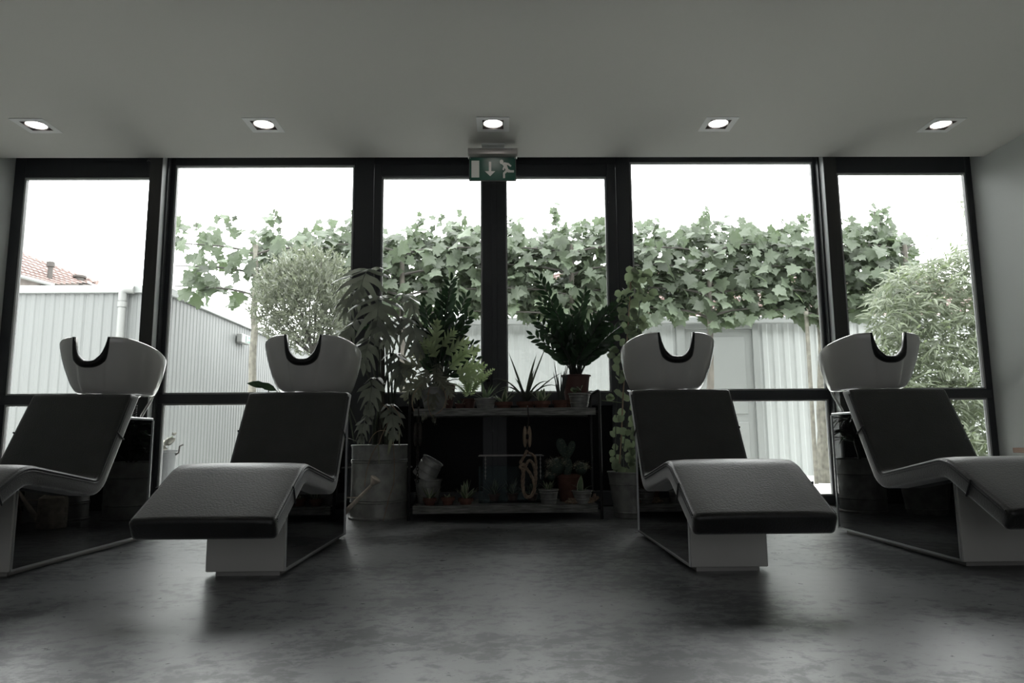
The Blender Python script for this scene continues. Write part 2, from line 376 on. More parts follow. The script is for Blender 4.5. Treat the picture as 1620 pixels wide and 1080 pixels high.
# double door
f = MB(); f.box(-1.275, -1.115, FY0-.004, FY1, 0, 3.13, .004); f.box(1.03, 1.15, FY0-.004, FY1, 0, 3.13, .004)
f.box(-1.115, 1.03, FY0-.004, FY1, 2.985, 3.13, .004)
f.box(-1.115, 1.03, FY0, FY1+.01, 0, .012)
fr = struct('trim_2', f, A)
def door(i, x0, x1, g0, g1):
    f = MB(); y0, y1 = FY0-.02, FY1-.005
    f.box(x0, g0, y0, y1, .01, 2.98, .005); f.box(g1, x1, y0, y1, .01, 2.98, .005); f.box(g0, g1, y0, y1, 2.875, 2.98, .005)
    f.box(g0, g1, y0, y1, .84, .953, .005); f.box(g0, g1, y0, y1, .01, .13, .005)
    r = struct('door_%d' % i, f, A)
    if i == 1:
        q = MB(); q.box(-.075, -.031, FY0-.03, FY0-.019, .012, 2.975, .003); q.build('meeting_strip', A, r)
    pane('pane', g0, g1, .953, 2.875, r); bead(g0, g1, .953, 2.875, r)
    p = MB(); p.box(g0, g1, 5.94, 5.985, .13, .84); p.build('lower_panel', M_['panel'], r)
    return r
d1 = door(1, -1.110, -.056, -1.045, -.157); d2 = door(2, -.050, 1.025, .048, .945)
h = MB(); h.tube([(-.10, 5.90, 1.06), (-.10, 5.86, 1.06), (-.12, 5.855, 1.06), (-.24, 5.855, 1.06)], .011, 8); h.box(-.12, -.08, 5.895, 5.912, .98, 1.12, .003)
h.build('lever_handle', M_['stand'], d1, smooth=True)
# steel posts in front of the glazing
def post(x0, x1, label, side):
    t = thing('steel_post', label, 'post', ((x0+x1)/2, 5.81, 0), 'posts beside the big windows')
    b = MB(); b.box(x0, x1, 5.755, 5.765, 0, 2.985, .002); b.build('front_flange', M_['steel'], t)
    b = MB(); s0, s1 = (x0, x1-.004) if side > 0 else (x0+.004, x1); b.box(s0+.01*(side < 0), s1-.01*(side > 0), 5.765, 5.865, 0, 3.13); b.build('side_web', M_['post_side_lit'], t)
    b = MB(); b.box(x0, x1, 5.865, 5.925, 0, 3.13); b.build('rear_flange', M_['alu'], t)
    return t
post(-3.0, -2.895, 'dark steel post left of the wide left window', 1)
post(2.819, 2.93, 'dark steel post right of the wide right window', -1)

# ================================================================== SHAMPOO CHAIRS
Y0 = 3.68
def fillet(pts, rs, n=7):
    out = [V(pts[0])]
    for i in range(1, len(pts)-1):
        p, a, c = V(pts[i]), V(pts[i-1]), V(pts[i+1]); r = rs[i-1]
        da, dc = (a-p).normalized(), (c-p).normalized(); ang = da.angle(dc); d = r/math.tan(ang/2)
        out += bez(p+da*d, p, p+dc*d, n)
    out.append(V(pts[-1])); return out
def resample(pts, step):
    out = [pts[0]]; acc = 0
    for i in range(1, len(pts)):
        a, c = pts[i-1], pts[i]; L = (c-a).length; k = max(1, int(round(L/step)))
        for j in range(1, k+1): out.append(a.lerp(c, j/k))
    return out
PATH = resample(fillet([(0, 3.80, .835), (0, 3.54, .393), (0, 3.02, .488), (0, 2.640, .287)], [.05, .20]), .03)
PATH = [V((0, p.y-Y0, p.z)) for p in PATH]
def path_frames():
    N = len(PATH); fr = []
    for i, p in enumerate(PATH):
        t = (PATH[min(i+1, N-1)]-PATH[max(i-1, 0)]).normalized()     # towards the feet
        nrm = V((0, -t.z, t.y))                                       # away from the sitter: down / back
        if nrm.z > 0: nrm = -nrm
        fr.append((p, t, nrm))
    return fr
FRM = path_frames(); TH = .085; HW = .27
def off(i):
    p, t, n = FRM[i]; d = n*TH
    s = i/(len(FRM)-1)
    if i < 6:                                                         # top of the backrest is cut level
        k = 1-i/6; d = d.lerp(V((0, .098, -.008)), k)
    return d
def cushion():
    b = MB(); N = len(FRM); rings = []
    cx = []                                                           # rounded rectangle section, fractions of thickness
    r = .016; 
    for (sx, sn) in ((1, 0), (1, 1), (-1, 1), (-1, 0)):
        for k in range(4):
            a = k/3*PI/2
            if (sx, sn) == (1, 0): x, q = HW-r+r*math.sin(a), r-r*math.cos(a)
            elif (sx, sn) == (1, 1): x, q = HW-r+r*math.cos(a), TH-r+r*math.sin(a)
            elif (sx, sn) == (-1, 1): x, q = -HW+r-r*math.sin(a), TH-r+r*math.cos(a)
            else: x, q = -HW+r-r*math.cos(a), r-r*math.sin(a)
            cx.append((x, q/TH))
    # subdivide the broad faces a little for soft puff
    top = [(-HW+r+(2*HW-2*r)*k/8, 0) for k in range(1, 8)]
    sec = cx+top
    def ring(i, sh, along):
        p, t, n = FRM[i]; d = off(i); c = p+d*.5; out = []
        for (x, q) in sec:
            pf = -.006*math.cos(x/HW*PI/2)**.5 if q == 0 and abs(x) < HW-r-.001 else 0
            v = p+d*q+V((x, 0, 0))+n*pf
            v = V((x*(1-sh/HW), 0, 0))+(c+(v-V((x, 0, 0))-c)*(1-2*sh/TH))
            out.append(v+t*along)
        return out
    ends = [(.016, -0.0), (.008, 0), (.003, 0)]
    rings.append(ring(0, .016, 0)); rings.append(ring(0, .005, .003)); rings.append(ring(0, 0, .012))
    for i in range(1, N-1): rings.append(ring(i, 0, 0))
    rings.append(ring(N-1, 0, -.014)); rings.append(ring(N-1, .005, -.004)); rings.append(ring(N-1, .016, 0))
    n = len(sec); vs = [v for rg in rings for v in rg]; fs = []
    for i in range(len(rings)-1):
        for k in range(n): fs.append((i*n+k, (i+1)*n+k, (i+1)*n+(k+1) % n, i*n+(k+1) % n))
    fs.append(tuple(range(n))); fs.append(tuple(reversed([(len(rings)-1)*n+k for k in range(n)])))
    b.add(vs, fs); return b
def superring(yf, yr, wf, wr, n=2.45, N=200):
    pts = []; K = 1200; yc = (yf+yr)/2; hy = (yr-yf)/2
    for k in range(K):
        a = 2*PI*k/K; sx, cy = math.sin(a), math.cos(a)
        x = math.copysign(abs(sx)**(2/n), sx); y = math.copysign(abs(cy)**(2/n), cy)
        yy = yc-hy*y; t = (yy-yf)/(yr-yf); pts.append(V((x*(wf+(wr-wf)*t), yy, 0)))
    cum = [0]
    for i in range(K): cum.append(cum[-1]+(pts[(i+1) % K]-pts[i]).length)
    out = []; j = 0
    for i in range(N):
        d = cum[-1]*i/N
        while cum[j+1] < d: j += 1
        t = (d-cum[j])/(cum[j+1]-cum[j]+1e-9); out.append(pts[j].lerp(pts[(j+1) % K], t))
    return out
YF, YR_ = .155, .65
def zrim(x, y):
    t = (y-YF)/(YR_-YF)
    z = 1.155-.155*max(0, t-.10)**1.15
    if abs(x) > .12: z -= .020*((abs(x)-.12)/.12)**2*max(0, 1-t/.55)**1.5
    if t < .35 and abs(x) < .088: z -= .145*math.sqrt(max(0, 1-(abs(x)/.088)**3))*min(1, (.35-t)/.2)
    return z
def basin():
    b = MB(); N = 200
    rim = superring(YF, YR_, .268, .270); bot = superring(.22, .575, .105, .235, 2.6)
    levels = [(0, 0), (.03, .16), (.09, .30), (.2, .45), (.35, .60), (.55, .77), (.75, .90), (.9, .975), (.97, 1.0)]
    rings = []
    rings.append([V((p.x*.55, .38+(p.y-.38)*.55, .838)) for p in bot])
    for t, s in levels:
        rings.append([V((*(bot[i].lerp(rim[i], s)).xy, .842+(zrim(rim[i].x, rim[i].y)-.842)*t)) for i in range(N)])
    c = V((0, .39, 0))
    def inset(d, f):
        out = []
        for i in range(N):
            p = rim[i]; tdir = (rim[(i+1) % N]-rim[i-1]).normalized(); nn = V((-tdir.y, tdir.x, 0))
            if nn.dot(c-p) < 0: nn = -nn
            q = p+nn*d; out.append(V((q.x, q.y, f(zrim(p.x, p.y)))))
        return out
    rings.append(inset(.001, lambda z: z-.003)); rings.append(inset(.008, lambda z: z+.003)); rings.append(inset(.018, lambda z: z)); rings.append(inset(.024, lambda z: z-.012))
    rings.append(inset(.032, lambda z: .90+(z-.90)*.6)); rings.append(inset(.055, lambda z: .90+(z-.90)*.2)); rings.append(inset(.10, lambda z: .888))
    vs = [v for r in rings for v in r]; fs = []
    for i in range(len(rings)-1):
        for k in range(N): fs.append((i*N+k, i*N+(k+1) % N, (i+1)*N+(k+1) % N, (i+1)*N+k))
    fs.append(tuple(reversed(range(N)))); fs.append(tuple((len(rings)-1)*N+k for k in range(N)))
    b.add(vs, fs); return b, rim
def make_chair():
    t = thing('shampoo_chair', 'x', 'chair')
    cu = cushion().build('seat_cushion', M_['leather'], t, smooth='all')
    for s in (-1, 1):
        for q, rr in ((.012, .0032), (.024, .0022)):
            b = MB(); b.tube([FRM[i][0]+off(i)*(q/TH)+V((s*(HW+.0005), 0, 0)) for i in range(1, len(FRM)-1)], rr, 6); b.build('piping', M_['piping'], cu, smooth=True)
        for i in (8, len(FRM)-9):
            b = MB(); p = FRM[i][0]; d = off(i); b.tube([p+d*.02+V((s*(HW+.002), 0, 0)), p+d*.97+V((s*(HW+.002), 0, 0))], .0045, 6); b.build('seam_strip', M_['piping'], cu, smooth=True)
    # base
    yf, yr, hw = 3.12-Y0, 4.25-Y0, .166
    prof = [(yf, .022), (yr, .022), (yr, .70), (3.85-Y0, .70), (3.635-Y0, .345), (3.10-Y0+.02, .388)]
    b = MB(); b.prism(prof, 'x', -hw+.008, hw-.008); b.build('base_body', M_['stand'], t)
    for s in (-1, 1):
        b = MB(); b.prism([(y+(.004 if y == yf else 0), z) for y, z in prof], 'x', s*(hw-.008), s*hw); b.build('side_panel', M_['gloss'], t)
        b = MB(); x = s*(hw+.001); k = .0045
        b.box(x-k, x+k, yf-.002, yf+.007, .022, .375); b.box(x-k, x+k, yf, yr, .022, .031); b.box(x-k, x+k, yr-.004, yr+.004, .02, .70)
        b.build('chrome_edge', M_['chrome'], t)
    b = MB(); b.box(-hw, hw, 3.86-Y0, yr+.006, .70, .714, .003); b.build('top_plate', M_['chrome'], t)
    b = MB(); b.box(-hw, hw, yf-.012, yf, .022, .372, .002); b.build('front_panel', M_['satin'], t)
    b = MB(); b.box(-hw+.03, hw-.025, yf+.02, yr-.03, 0, .022); b.build('plinth', M_['grey'], t)
    # basin
    bb, rim = basin(); ba = bb.build('basin', M_['ceramic'], t, smooth='all')
    pts = [p for p in rim if abs(p.x) < .093 and p.y < .3]; pts.sort(key=lambda p: p.x)
    path = [V((p.x*.97, p.y+.008, zrim(p.x, p.y)+.003)) for p in pts]
    n = len(path); b = MB(); rings = []
    for i, p in enumerate(path):
        tt = (path[min(i+1, n-1)]-path[max(i-1, 0)]).normalized(); nn = V((tt.z, 0, -tt.x))   # in the xz plane, outward from the notch
        if nn.z > 0: nn = -nn
        e = min(1, i/4, (n-1-i)/4)*.7+.3
        rings.append([p+V((0, 1, 0))*(.034*math.sin(a)*e)+nn*(.021*math.cos(a)*e+.010) for a in [2*PI*k/14 for k in range(14)]])
    vs = [v for r in rings for v in r]; fs = [(i*14+k, i*14+(k+1) % 14, (i+1)*14+(k+1) % 14, (i+1)*14+k) for i in range(n-1) for k in range(14)]
    fs += [tuple(range(14)), tuple((n-1)*14+k for k in range(14))]
    b.add(vs, fs); b.build('neck_cushion', M_['rubber'], ba, smooth='all')
    b = MB()
    rings = []
    for (z, r, y) in [(.712, .078, .44), (.745, .080, .44), (.775, .086, .435), (.802, .100, .43), (.826, .128, .42), (.848, .165, .41)]:
        rings.append([V((r*math.cos(a), y+r*.9*math.sin(a), z)) for a in [2*PI*k/24 for k in range(24)]])
    vs = [v for r in rings for v in r]; fs = [(i*24+k, i*24+(k+1) % 24, (i+1)*24+(k+1) % 24, (i+1)*24+k) for i in range(5) for k in range(24)]
    b.add(vs, fs); b.build('pedestal', M_['ceramic'], t, smooth='all')
    for s in (-.125, .125):
        b = MB(); b.tube([(s*1.15, .60, .86), (s*1.13, .58, .825), (s*1.02, .51, .73), (s, .505, .712)], .008, 8); b.build('support_tube', M_['chrome'], t, smooth=True)
    b = MB(); b.tube([(-.125+.016*math.cos(a), .42+.016*math.sin(a), .716+.075*a/(2*PI*6)) for a in [k*PI/5 for k in range(61)]], .0035, 5); b.tube([(-.109, .42, .79), (-.10, .43, .82), (-.08, .44, .85)], .0045, 6)
    b.build('coiled_hose', M_['stand'], t, smooth=True)
    return t
c0 = make_chair()
chairs = [(-1.100, 3.675, -.35, 'black leather shampoo chair with white basin, inner one left of the plant shelf'),
          (-2.292, 3.72, -1.0, 'leftmost black leather shampoo chair, cut off by the left edge of the photo'),
          (.981, 3.665, .15, 'black leather shampoo chair with white basin, inner one right of the plant shelf'),
          (2.207, 3.72, .1, 'rightmost black leather shampoo chair, cut off by the right edge of the photo')]
for i, (x, y, rz, lab) in enumerate(chairs):
    o = c0 if i == 0 else copy_tree(c0)
    o.location = (x, y, 0); o.rotation_euler = (0, 0, math.radians(rz)); o['label'] = lab; o['group'] = 'shampoo chairs facing the camera'
    if x < 0:
        for ch in kids(o):
            if ch.name.startswith('coiled_hose'): ch.scale.x = -1

# ================================================================== CEILING LIGHTS AND EXIT SIGN
lab = ['leftmost square recessed downlight in the grey ceiling', 'second recessed downlight from the left', 'middle recessed downlight above the exit sign', 'second recessed downlight from the right', 'rightmost square recessed downlight in the grey ceiling']
lb = MB(); k = hs-.004
def downlight(x, y, label):
    t = thing('ceiling_downlight', label, 'light', (x, y, HC), 'recessed ceiling downlights')
    b = MB(); o = .125; z0, z1 = HC-.004, HC-.0005
    b.box(x-o, x+o, y-o, y-k, z0, z1); b.box(x-o, x+o, y+k, y+o, z0, z1); b.box(x-o, x-k, y-k, y+k, z0, z1); b.box(x+k, x+o, y-k, y+k, z0, z1)
    b.build('trim_frame', M_['trimw'], t)
    b = MB(); b.box(x-k, x+k, y-k, y+k, HC+.045, HC+.05)
    for q in ((x-k, x-k+.003, y-k, y+k), (x+k-.003, x+k, y-k, y+k), (x-k, x+k, y-k, y-k+.003), (x-k, x+k, y+k-.003, y+k)): b.box(*q, HC-.003, HC+.048)
    b.build('housing', M_['recess'], t)
    b = MB(); b.lathe([(.080, HC+.003), (.077, HC+.001), (.073, HC+.003), (.0705, HC+.008), (.0715, HC+.03), (.080, HC+.03), (.080, HC+.006)], (x, y, 0), 28, cap0=False); b.build('lamp_ring', M_['grey'], t, smooth=True)
    b = MB(); b.lathe([(.070, HC+.006), (.070, HC+.028)], (x, y, 0), 28, cap0=True, cap1=True); b.build('lamp', M_['lamp'], t, smooth=True)
for (p, l_) in zip(LIGHTS, lab): downlight(p[0], p[1], l_)

t = thing('exit_sign', 'green running man exit sign hanging from the ceiling above the doors', 'sign', (-.058, 5.5, HC))
b = MB(); b.box(-.15, .04, 5.45, 5.55, HC-.02, HC, .004); b.build('mounting_plate', M_['trimw'], t)
b = MB(); prof = [(5.5+.052*math.cos(a)*1.0, 2.912+.036*math.sin(a)) for a in [PI*k/12-0 for k in range(13)]]+[(5.448, 2.885), (5.47, 2.872), (5.53, 2.872), (5.552, 2.885)]
b.prism(prof, 'x', -.262, .144); b.build('housing', M_['grey'], t, smooth=True)
b = MB(); b.box(-.254, .134, 5.492, 5.502, 2.668, 2.874, .002); b.build('sign_plate', M_['white'], t)
b = MB(); b.box(-.249, .129, 5.489, 5.4925, 2.674, 2.868); gp = b.build('green_panel', M_['green'], t)
def picto(name, polys):
    b = MB()
    for p in polys: b.prism([(x, z) for x, z in p], 'y', 5.4865, 5.4892)
    return b.build(name, M_['picto'], gp)
ox, oz, sx, sz = -.254, 2.874, .388/565, -.206/262          # zoomed sign pixels (origin 325,708 ; 565 x 262)
def P(*pts): return [(ox+(u-325)*sx, oz+(v-708)*sz) for u, v in pts]
picto('door_symbol', [P((354, 750), (448, 750), (448, 934), (354, 934))])
picto('arrow_symbol', [P((563, 762), (592, 762), (592, 866), (563, 866)), P((515, 866), (640, 866), (578, 920))])
picto('running_man_symbol', [P(*[(716+23*math.cos(a), 764+25*math.sin(a)) for a in [2*PI*k/14 for k in range(14)]]),
    P((720, 790), (748, 768), (800, 778), (835, 806), (822, 820), (790, 798), (778, 800), (800, 850), (770, 866), (752, 830), (742, 858), (724, 848), (740, 810)),
    P((770, 850), (800, 845), (822, 856), (864, 856), (864, 880), (790, 880)), P((768, 850), (790, 870), (757, 894), (757, 942), (733, 942), (733, 884))])
for (x, z) in ((-.244, 2.863), (.124, 2.863), (-.244, 2.679), (.124, 2.679)):
    b = MB(); b.lathe([(.004, 0), (.004, .004)], (x, 5.4915, z), 8, ax=(0, -1, 0), cap1=True); b.build('screw', M_['chrome'], t)
b = MB(); b.tube([(-3.0, 5.80, 2.955), (-3.005, 5.77, 2.955), (-3.02, 5.76, 2.962), (-3.03, 5.76, 2.95)], .005, 6); tag(b.build('ceiling_hook', M_['white'], None, smooth=True), 'small white hook at the top of the left steel post', 'hook')
p = atX(1616, 712, XR-.03)
b = MB(); b.box(XR-.06, XR, p.y-.5, p.y+.06, p.z-.02, p.z+.02, .004); b.box(XR-.03, XR, p.y-.4, p.y-.36, p.z-.08, p.z-.02); tag(b.build('wooden_rail', M_['brownwood'], None), 'short brown wooden rail on the white wall at the right edge', 'rail')

# ================================================================== OUTSIDE
ZG = -.05
b = MB(); b.box(-14, 14, 6.05, 40, ZG-.3, ZG-.03); struct('ground', b, M_['paving'])
dk = MB(); dk.box(-5.5, 6.5, 6.06, 11.0, ZG-.06, ZG-.028); deck = dk.build('deck', M_['twig'], None); deck['kind'] = 'structure'
pm = MB(); pm.box(-6, 6, -.068, .068, -.012, .012); pmesh = pm.mesh('plank', M_['deck'])
for i in range(33):
    o = bpy.data.objects.new('plank', pmesh); C.objects.link(o); o.parent = deck; o.location = V((.5, 6.14+i*.148, ZG-.012+rnd(-.001, .001)))-wloc(deck)

def corrugated(x0, x1, z0, z1, Y, pitch, amp, axis='x'):
    """trapezoidal sheet; axis x: runs along x at depth Y facing -y; axis y: runs along y at x=Y facing +x"""
    b = MB(); pts = []; x = x0
    while x < x1-1e-6:
        for (f, a) in ((0, 0), (.28, 0), (.42, 1), (.78, 1), (.92, 0)):
            q = x+f*pitch
            if q <= x1: pts.append((q, a*amp))
        x += pitch
    pts.append((x1, 0))
    vs = []
    for z in (z0, z1):
        for q, a in pts: vs.append((q, Y-a, z) if axis == 'x' else (Y+a, q, z))
    n = len(pts)
    fs = [(i, i+1, n+i+1, n+i) if axis == 'x' else (i+1, i, n+i, n+i+1) for i in range(n-1)]
    b.add(vs, fs); return b
# left shed: front face + long side wall
XS, YS, ZS = -4.42, 9.0, 2.56
zt = atY(235, 452, YS).z
sh = thing('corrugated_shed', 'low white corrugated steel shed outside at the left, its side wall running back', 'shed', ((XS-4)/1, 11, ZG))
def sheets(parent, x0, x1, z0, z1, Y, pitch, amp, axis, wdt, m='shed'):
    x = x0
    while x < x1-1e-4:
        e = min(x1, x+wdt); corrugated(x, e, z0, z1, Y, pitch, amp, axis).build('wall_sheet', M_[m], parent, solid=.004); x = e+.003
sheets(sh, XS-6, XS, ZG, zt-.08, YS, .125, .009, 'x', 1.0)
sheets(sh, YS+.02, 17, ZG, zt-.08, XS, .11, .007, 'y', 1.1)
b = MB(); b.box(XS-6, XS+.05, YS-.05, YS+.06, zt-.10, zt, .006); b.box(XS-.06, XS+.05, YS-.05, 17, zt-.10, zt, .006); b.build('roof_trim', M_['shed_trim'], sh)
b = MB(); b.box(XS-6, XS-.03, YS+.04, 17, zt-.16, zt-.10); b.build('roof', M_['shed_trim'], sh)
p1 = atY(194, 470, YS-.09)
b = MB(); b.tube([(p1.x, YS-.09, ZG), (p1.x, YS-.09, p1.z-.05)], .047, 14); b.lathe([(.056, 0), (.056, .07)], (p1.x, YS-.09, p1.z-.13), 14, cap1=True)
b.tube([(p1.x, YS-.09, p1.z-.05), (p1.x, YS-.09, p1.z+.06), (p1.x+.03, YS-.09, p1.z+.10), (p1.x+.13, YS-.07, p1.z+.10)], .052, 12)
b.build('downpipe', M_['white'], sh, smooth=True)
# exit lamp on its side wall
p = atX(386, 537, XS+.08); t = thing('wall_exit_lamp', 'small white exit lamp fixed to the side wall of the left shed', 'lamp', (XS+.08, p.y, p.z-.07))
b = MB(); b.box(XS+.03, XS+.12, p.y-.20, p.y+.20, p.z-.07, p.z+.08, .01); b.build('lamp_body', M_['white'], t)
b = MB(); b.box(XS+.12, XS+.124, p.y-.02, p.y+.17, p.z-.05, p.z+.06); g2 = b.build('green_panel', M_['green'], t)
b = MB(); b.box(XS+.124, XS+.127, p.y+.0, p.y+.04, p.z-.035, p.z+.045); b.box(XS+.124, XS+.127, p.y+.06, p.y+.15, p.z-.01, p.z+.015); b.build('pictogram', M_['picto'], g2)

# back shed with door and tiled roof
YB2 = 10.8; ez = atY(1200, 507, YB2).z; dx0 = atY(1083, 560, YB2).x; dx1 = atY(1190, 560, YB2).x; dz = atY(1130, 521, YB2).z
bs = thing('back_shed', 'white corrugated outbuilding behind the hedge with a plain door and red tiled roof', 'shed', (3, 13, ZG))
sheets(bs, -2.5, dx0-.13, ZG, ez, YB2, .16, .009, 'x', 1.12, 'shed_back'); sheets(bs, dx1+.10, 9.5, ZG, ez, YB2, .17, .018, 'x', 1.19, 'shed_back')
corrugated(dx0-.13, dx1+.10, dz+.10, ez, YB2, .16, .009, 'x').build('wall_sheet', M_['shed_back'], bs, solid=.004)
b = MB(); b.box(-2.58, -2.5, YB2-.05, YB2+.05, ZG, ez, .006); b.box(-2.5, -2.45, YB2, 16, ZG, ez); b.build('corner_trim', M_['shed_trim'], bs)
b = MB(); b.box(-2.6, 9.5, YB2-.14, YB2-.03, ez-.06, ez+.05, .01); b.build('gutter', M_['shed_trim'], bs)
b = MB(); b.box(dx0-.13, dx0, YB2-.06, YB2+.04, ZG, dz+.1, .006); b.box(dx1, dx1+.10, YB2-.06, YB2+.04, ZG, dz+.1, .006); b.box(dx0, dx1, YB2-.06, YB2+.04, dz, dz+.1, .006); b.build('door_frame', M_['shed_trim'], bs)
b = MB(); b.box(dx0, dx1, YB2-.02, YB2+.03, ZG+.02, dz, .004); 
b.box(dx0+.12, dx1-.12, YB2-.035, YB2-.02, .9, dz-.12, .006); b.box(dx0+.12, dx1-.12, YB2-.035, YB2-.02, .1, .78, .006); dd = b.build('door', M_['shed_trim'], bs)
b = MB(); b.tube([(dx0+.08, YB2-.02, 1.0), (dx0+.08, YB2-.07, 1.0), (dx0+.19, YB2-.07, 1.0)], .01, 6); b.build('handle', M_['chrome'], dd)
def tiles(A_, B_, C_, D_, nu, nv):
    """pantile roof on the quad A(eave left) B(eave right) C(ridge right) D(ridge left)"""
    b = MB(); A_, B_, C_, D_ = V(A_), V(B_), V(C_), V(D_); N = (B_-A_).cross(D_-A_).normalized()
    if N.z < 0: N = -N
    hv = ((D_-A_).length)/nv
    for j in range(nv):
        for i in range(nu):
            for k, (f0, f1, h0, h1) in enumerate(((0, .35, .0, .028), (.35, .7, .028, .028), (.7, 1, .028, .0))):
                u0, u1 = (i+f0)/nu, (i+f1)/nu; v0, v1 = j/nv, (j+1)/nv
                def Q(u, v, h): return A_.lerp(B_, u).lerp(D_.lerp(C_, u), v)+N*h
                l0 = .05; b.add([Q(u0, v0, h0+l0), Q(u1, v0, h1+l0), Q(u1, v1, h1), Q(u0, v1, h0)], [(0, 1, 2, 3)])
                b.add([Q(u0, v0, 0), Q(u1, v0, 0), Q(u1, v0, h1+l0), Q(u0, v0, h0+l0)], [(0, 1, 2, 3)])
    return b
r0 = atY(1250, 500, 12.0); rz1 = atY(1350, 432, 15.5).z
tiles((1.0, 12.0, r0.z-.05), (9.5, 12.0, r0.z-.05), (9.5, 15.5, rz1), (1.0, 15.5, rz1), 38, 15).build('roof_tiles', M_['tile'], bs, kind='stuff')
b = MB(); b.box(1.0, 9.5, 12.0, 15.5, ZG, r0.z-.06); b.prism([(12.0, r0.z-.06), (15.5, r0.z-.06), (15.5, rz1-.03)], 'x', 1.0, 9.5); b.build('roof_structure', M_['shed_trim'], bs)
# far house at the left
fh = thing('far_house', 'house with a red tiled roof far beyond the left shed', 'house', (-19, 26, ZG))
Ae, Be = atY(-80, 405, 22), atY(86, 450, 24.5); Ce, De = atY(152, 446, 27.5), atY(-80, 352, 27.5)
De = atY(-80, 358, 26); Ce = atY(154, 447, 26)
tiles(Ae, Be, Ce, De, 22, 8).build('roof_tiles', M_['tile'], fh, kind='stuff')
b = MB(); b.tube([Ae-V((0, .02, .02)), Be-V((0, .02, .02))], .07, 5); b.build('fascia', M_['shed_trim'], fh)
b = MB(); b.tube([De, Ce], .10, 6); b.build('ridge_cap', M_['tile'], fh)
b = MB(); b.add([Ae+V((0, .3, -.08)), Be+V((-.2, .3, -.08)), V((Be.x-.2, Be.y+.3, ZG)), V((Ae.x, Ae.y+.3, ZG)), De-V((0, 0, .15)), Ce-V((0, 0, .15)), V((Ce.x, Ce.y, ZG)), V((De.x, De.y, ZG))],
    [(3, 2, 1, 0), (2, 6, 5, 1), (0, 1, 5, 4), (4, 5, 6, 7), (3, 0, 4, 7)]); b.build('house_wall', M_['brick'], fh)
q = atY(78, 446, 24.6); q2 = atY(80, 414, 24.6)
b = MB(); b.tube([q-V((0, 0, .3)), V((q.x, q.y, q2.z-.16))], .085, 10); b.lathe([(.13, 0), (.13, .16), (.09, .19)], (q.x, q.y, q2.z-.18), 12, cap1=True); b.lathe([(.28, -.25), (.10, .15)], (q.x, q.y, q.z-.05), 10); b.build('vent_pipe', M_['iron'], fh, smooth=True)
q = atY(126, 440, 25.6); b = MB(); b.lathe([(.16, -.5), (.16, 0), (.22, .02), (.22, .09), (.05, .13)], (q.x, q.y, q.z), 12, cap1=True); b.build('small_vent', M_['iron'], fh, smooth=True)

# ---- pleached plane trees
YH = 9.2
PL = [star_leaf(.25, .03).mesh('plane_leaf', M_['plane'], smooth='all') for _ in range(6)]
def top_v(u):
    return 352+6*math.sin(u*.031)+9*math.sin(u*.083+1)+5*math.sin(u*.19)
def bot_v(u):
    if u < 420: return 372+(u-275)*.95 if u < 300 else 470+(u-300)*.25
    if u < 760: return 500+8*math.sin(u*.05)
    return 506+9*math.sin(u*.045)+5*math.sin(u*.13)
trunks = [(405, 'slim pale plane tree trained flat, first from the left, in front of the shed'), (637, 'second pleached plane tree from the left, behind the left door pane'),
          (905, 'third pleached plane tree, behind the right door pane'), (1122, 'fourth pleached plane tree, behind the wide right window'),
          (1300, 'fifth pleached plane tree with a thick trunk by the right steel post'), (1432, 'last pleached plane tree, at the right end of the row beside the bamboo')]
def leaf_mat(p, sc, sun=0):
    n = V((rnd(-.7, .7), -1+rnd(-.2, .7), rnd(-.15, 1.1))); y = V((rnd(-1, 1), rnd(-.7, .1), rnd(-1.2, .45)))
    return frame(p, y-n.normalized()*y.dot(n.normalized()), n, sc)
prev = 270
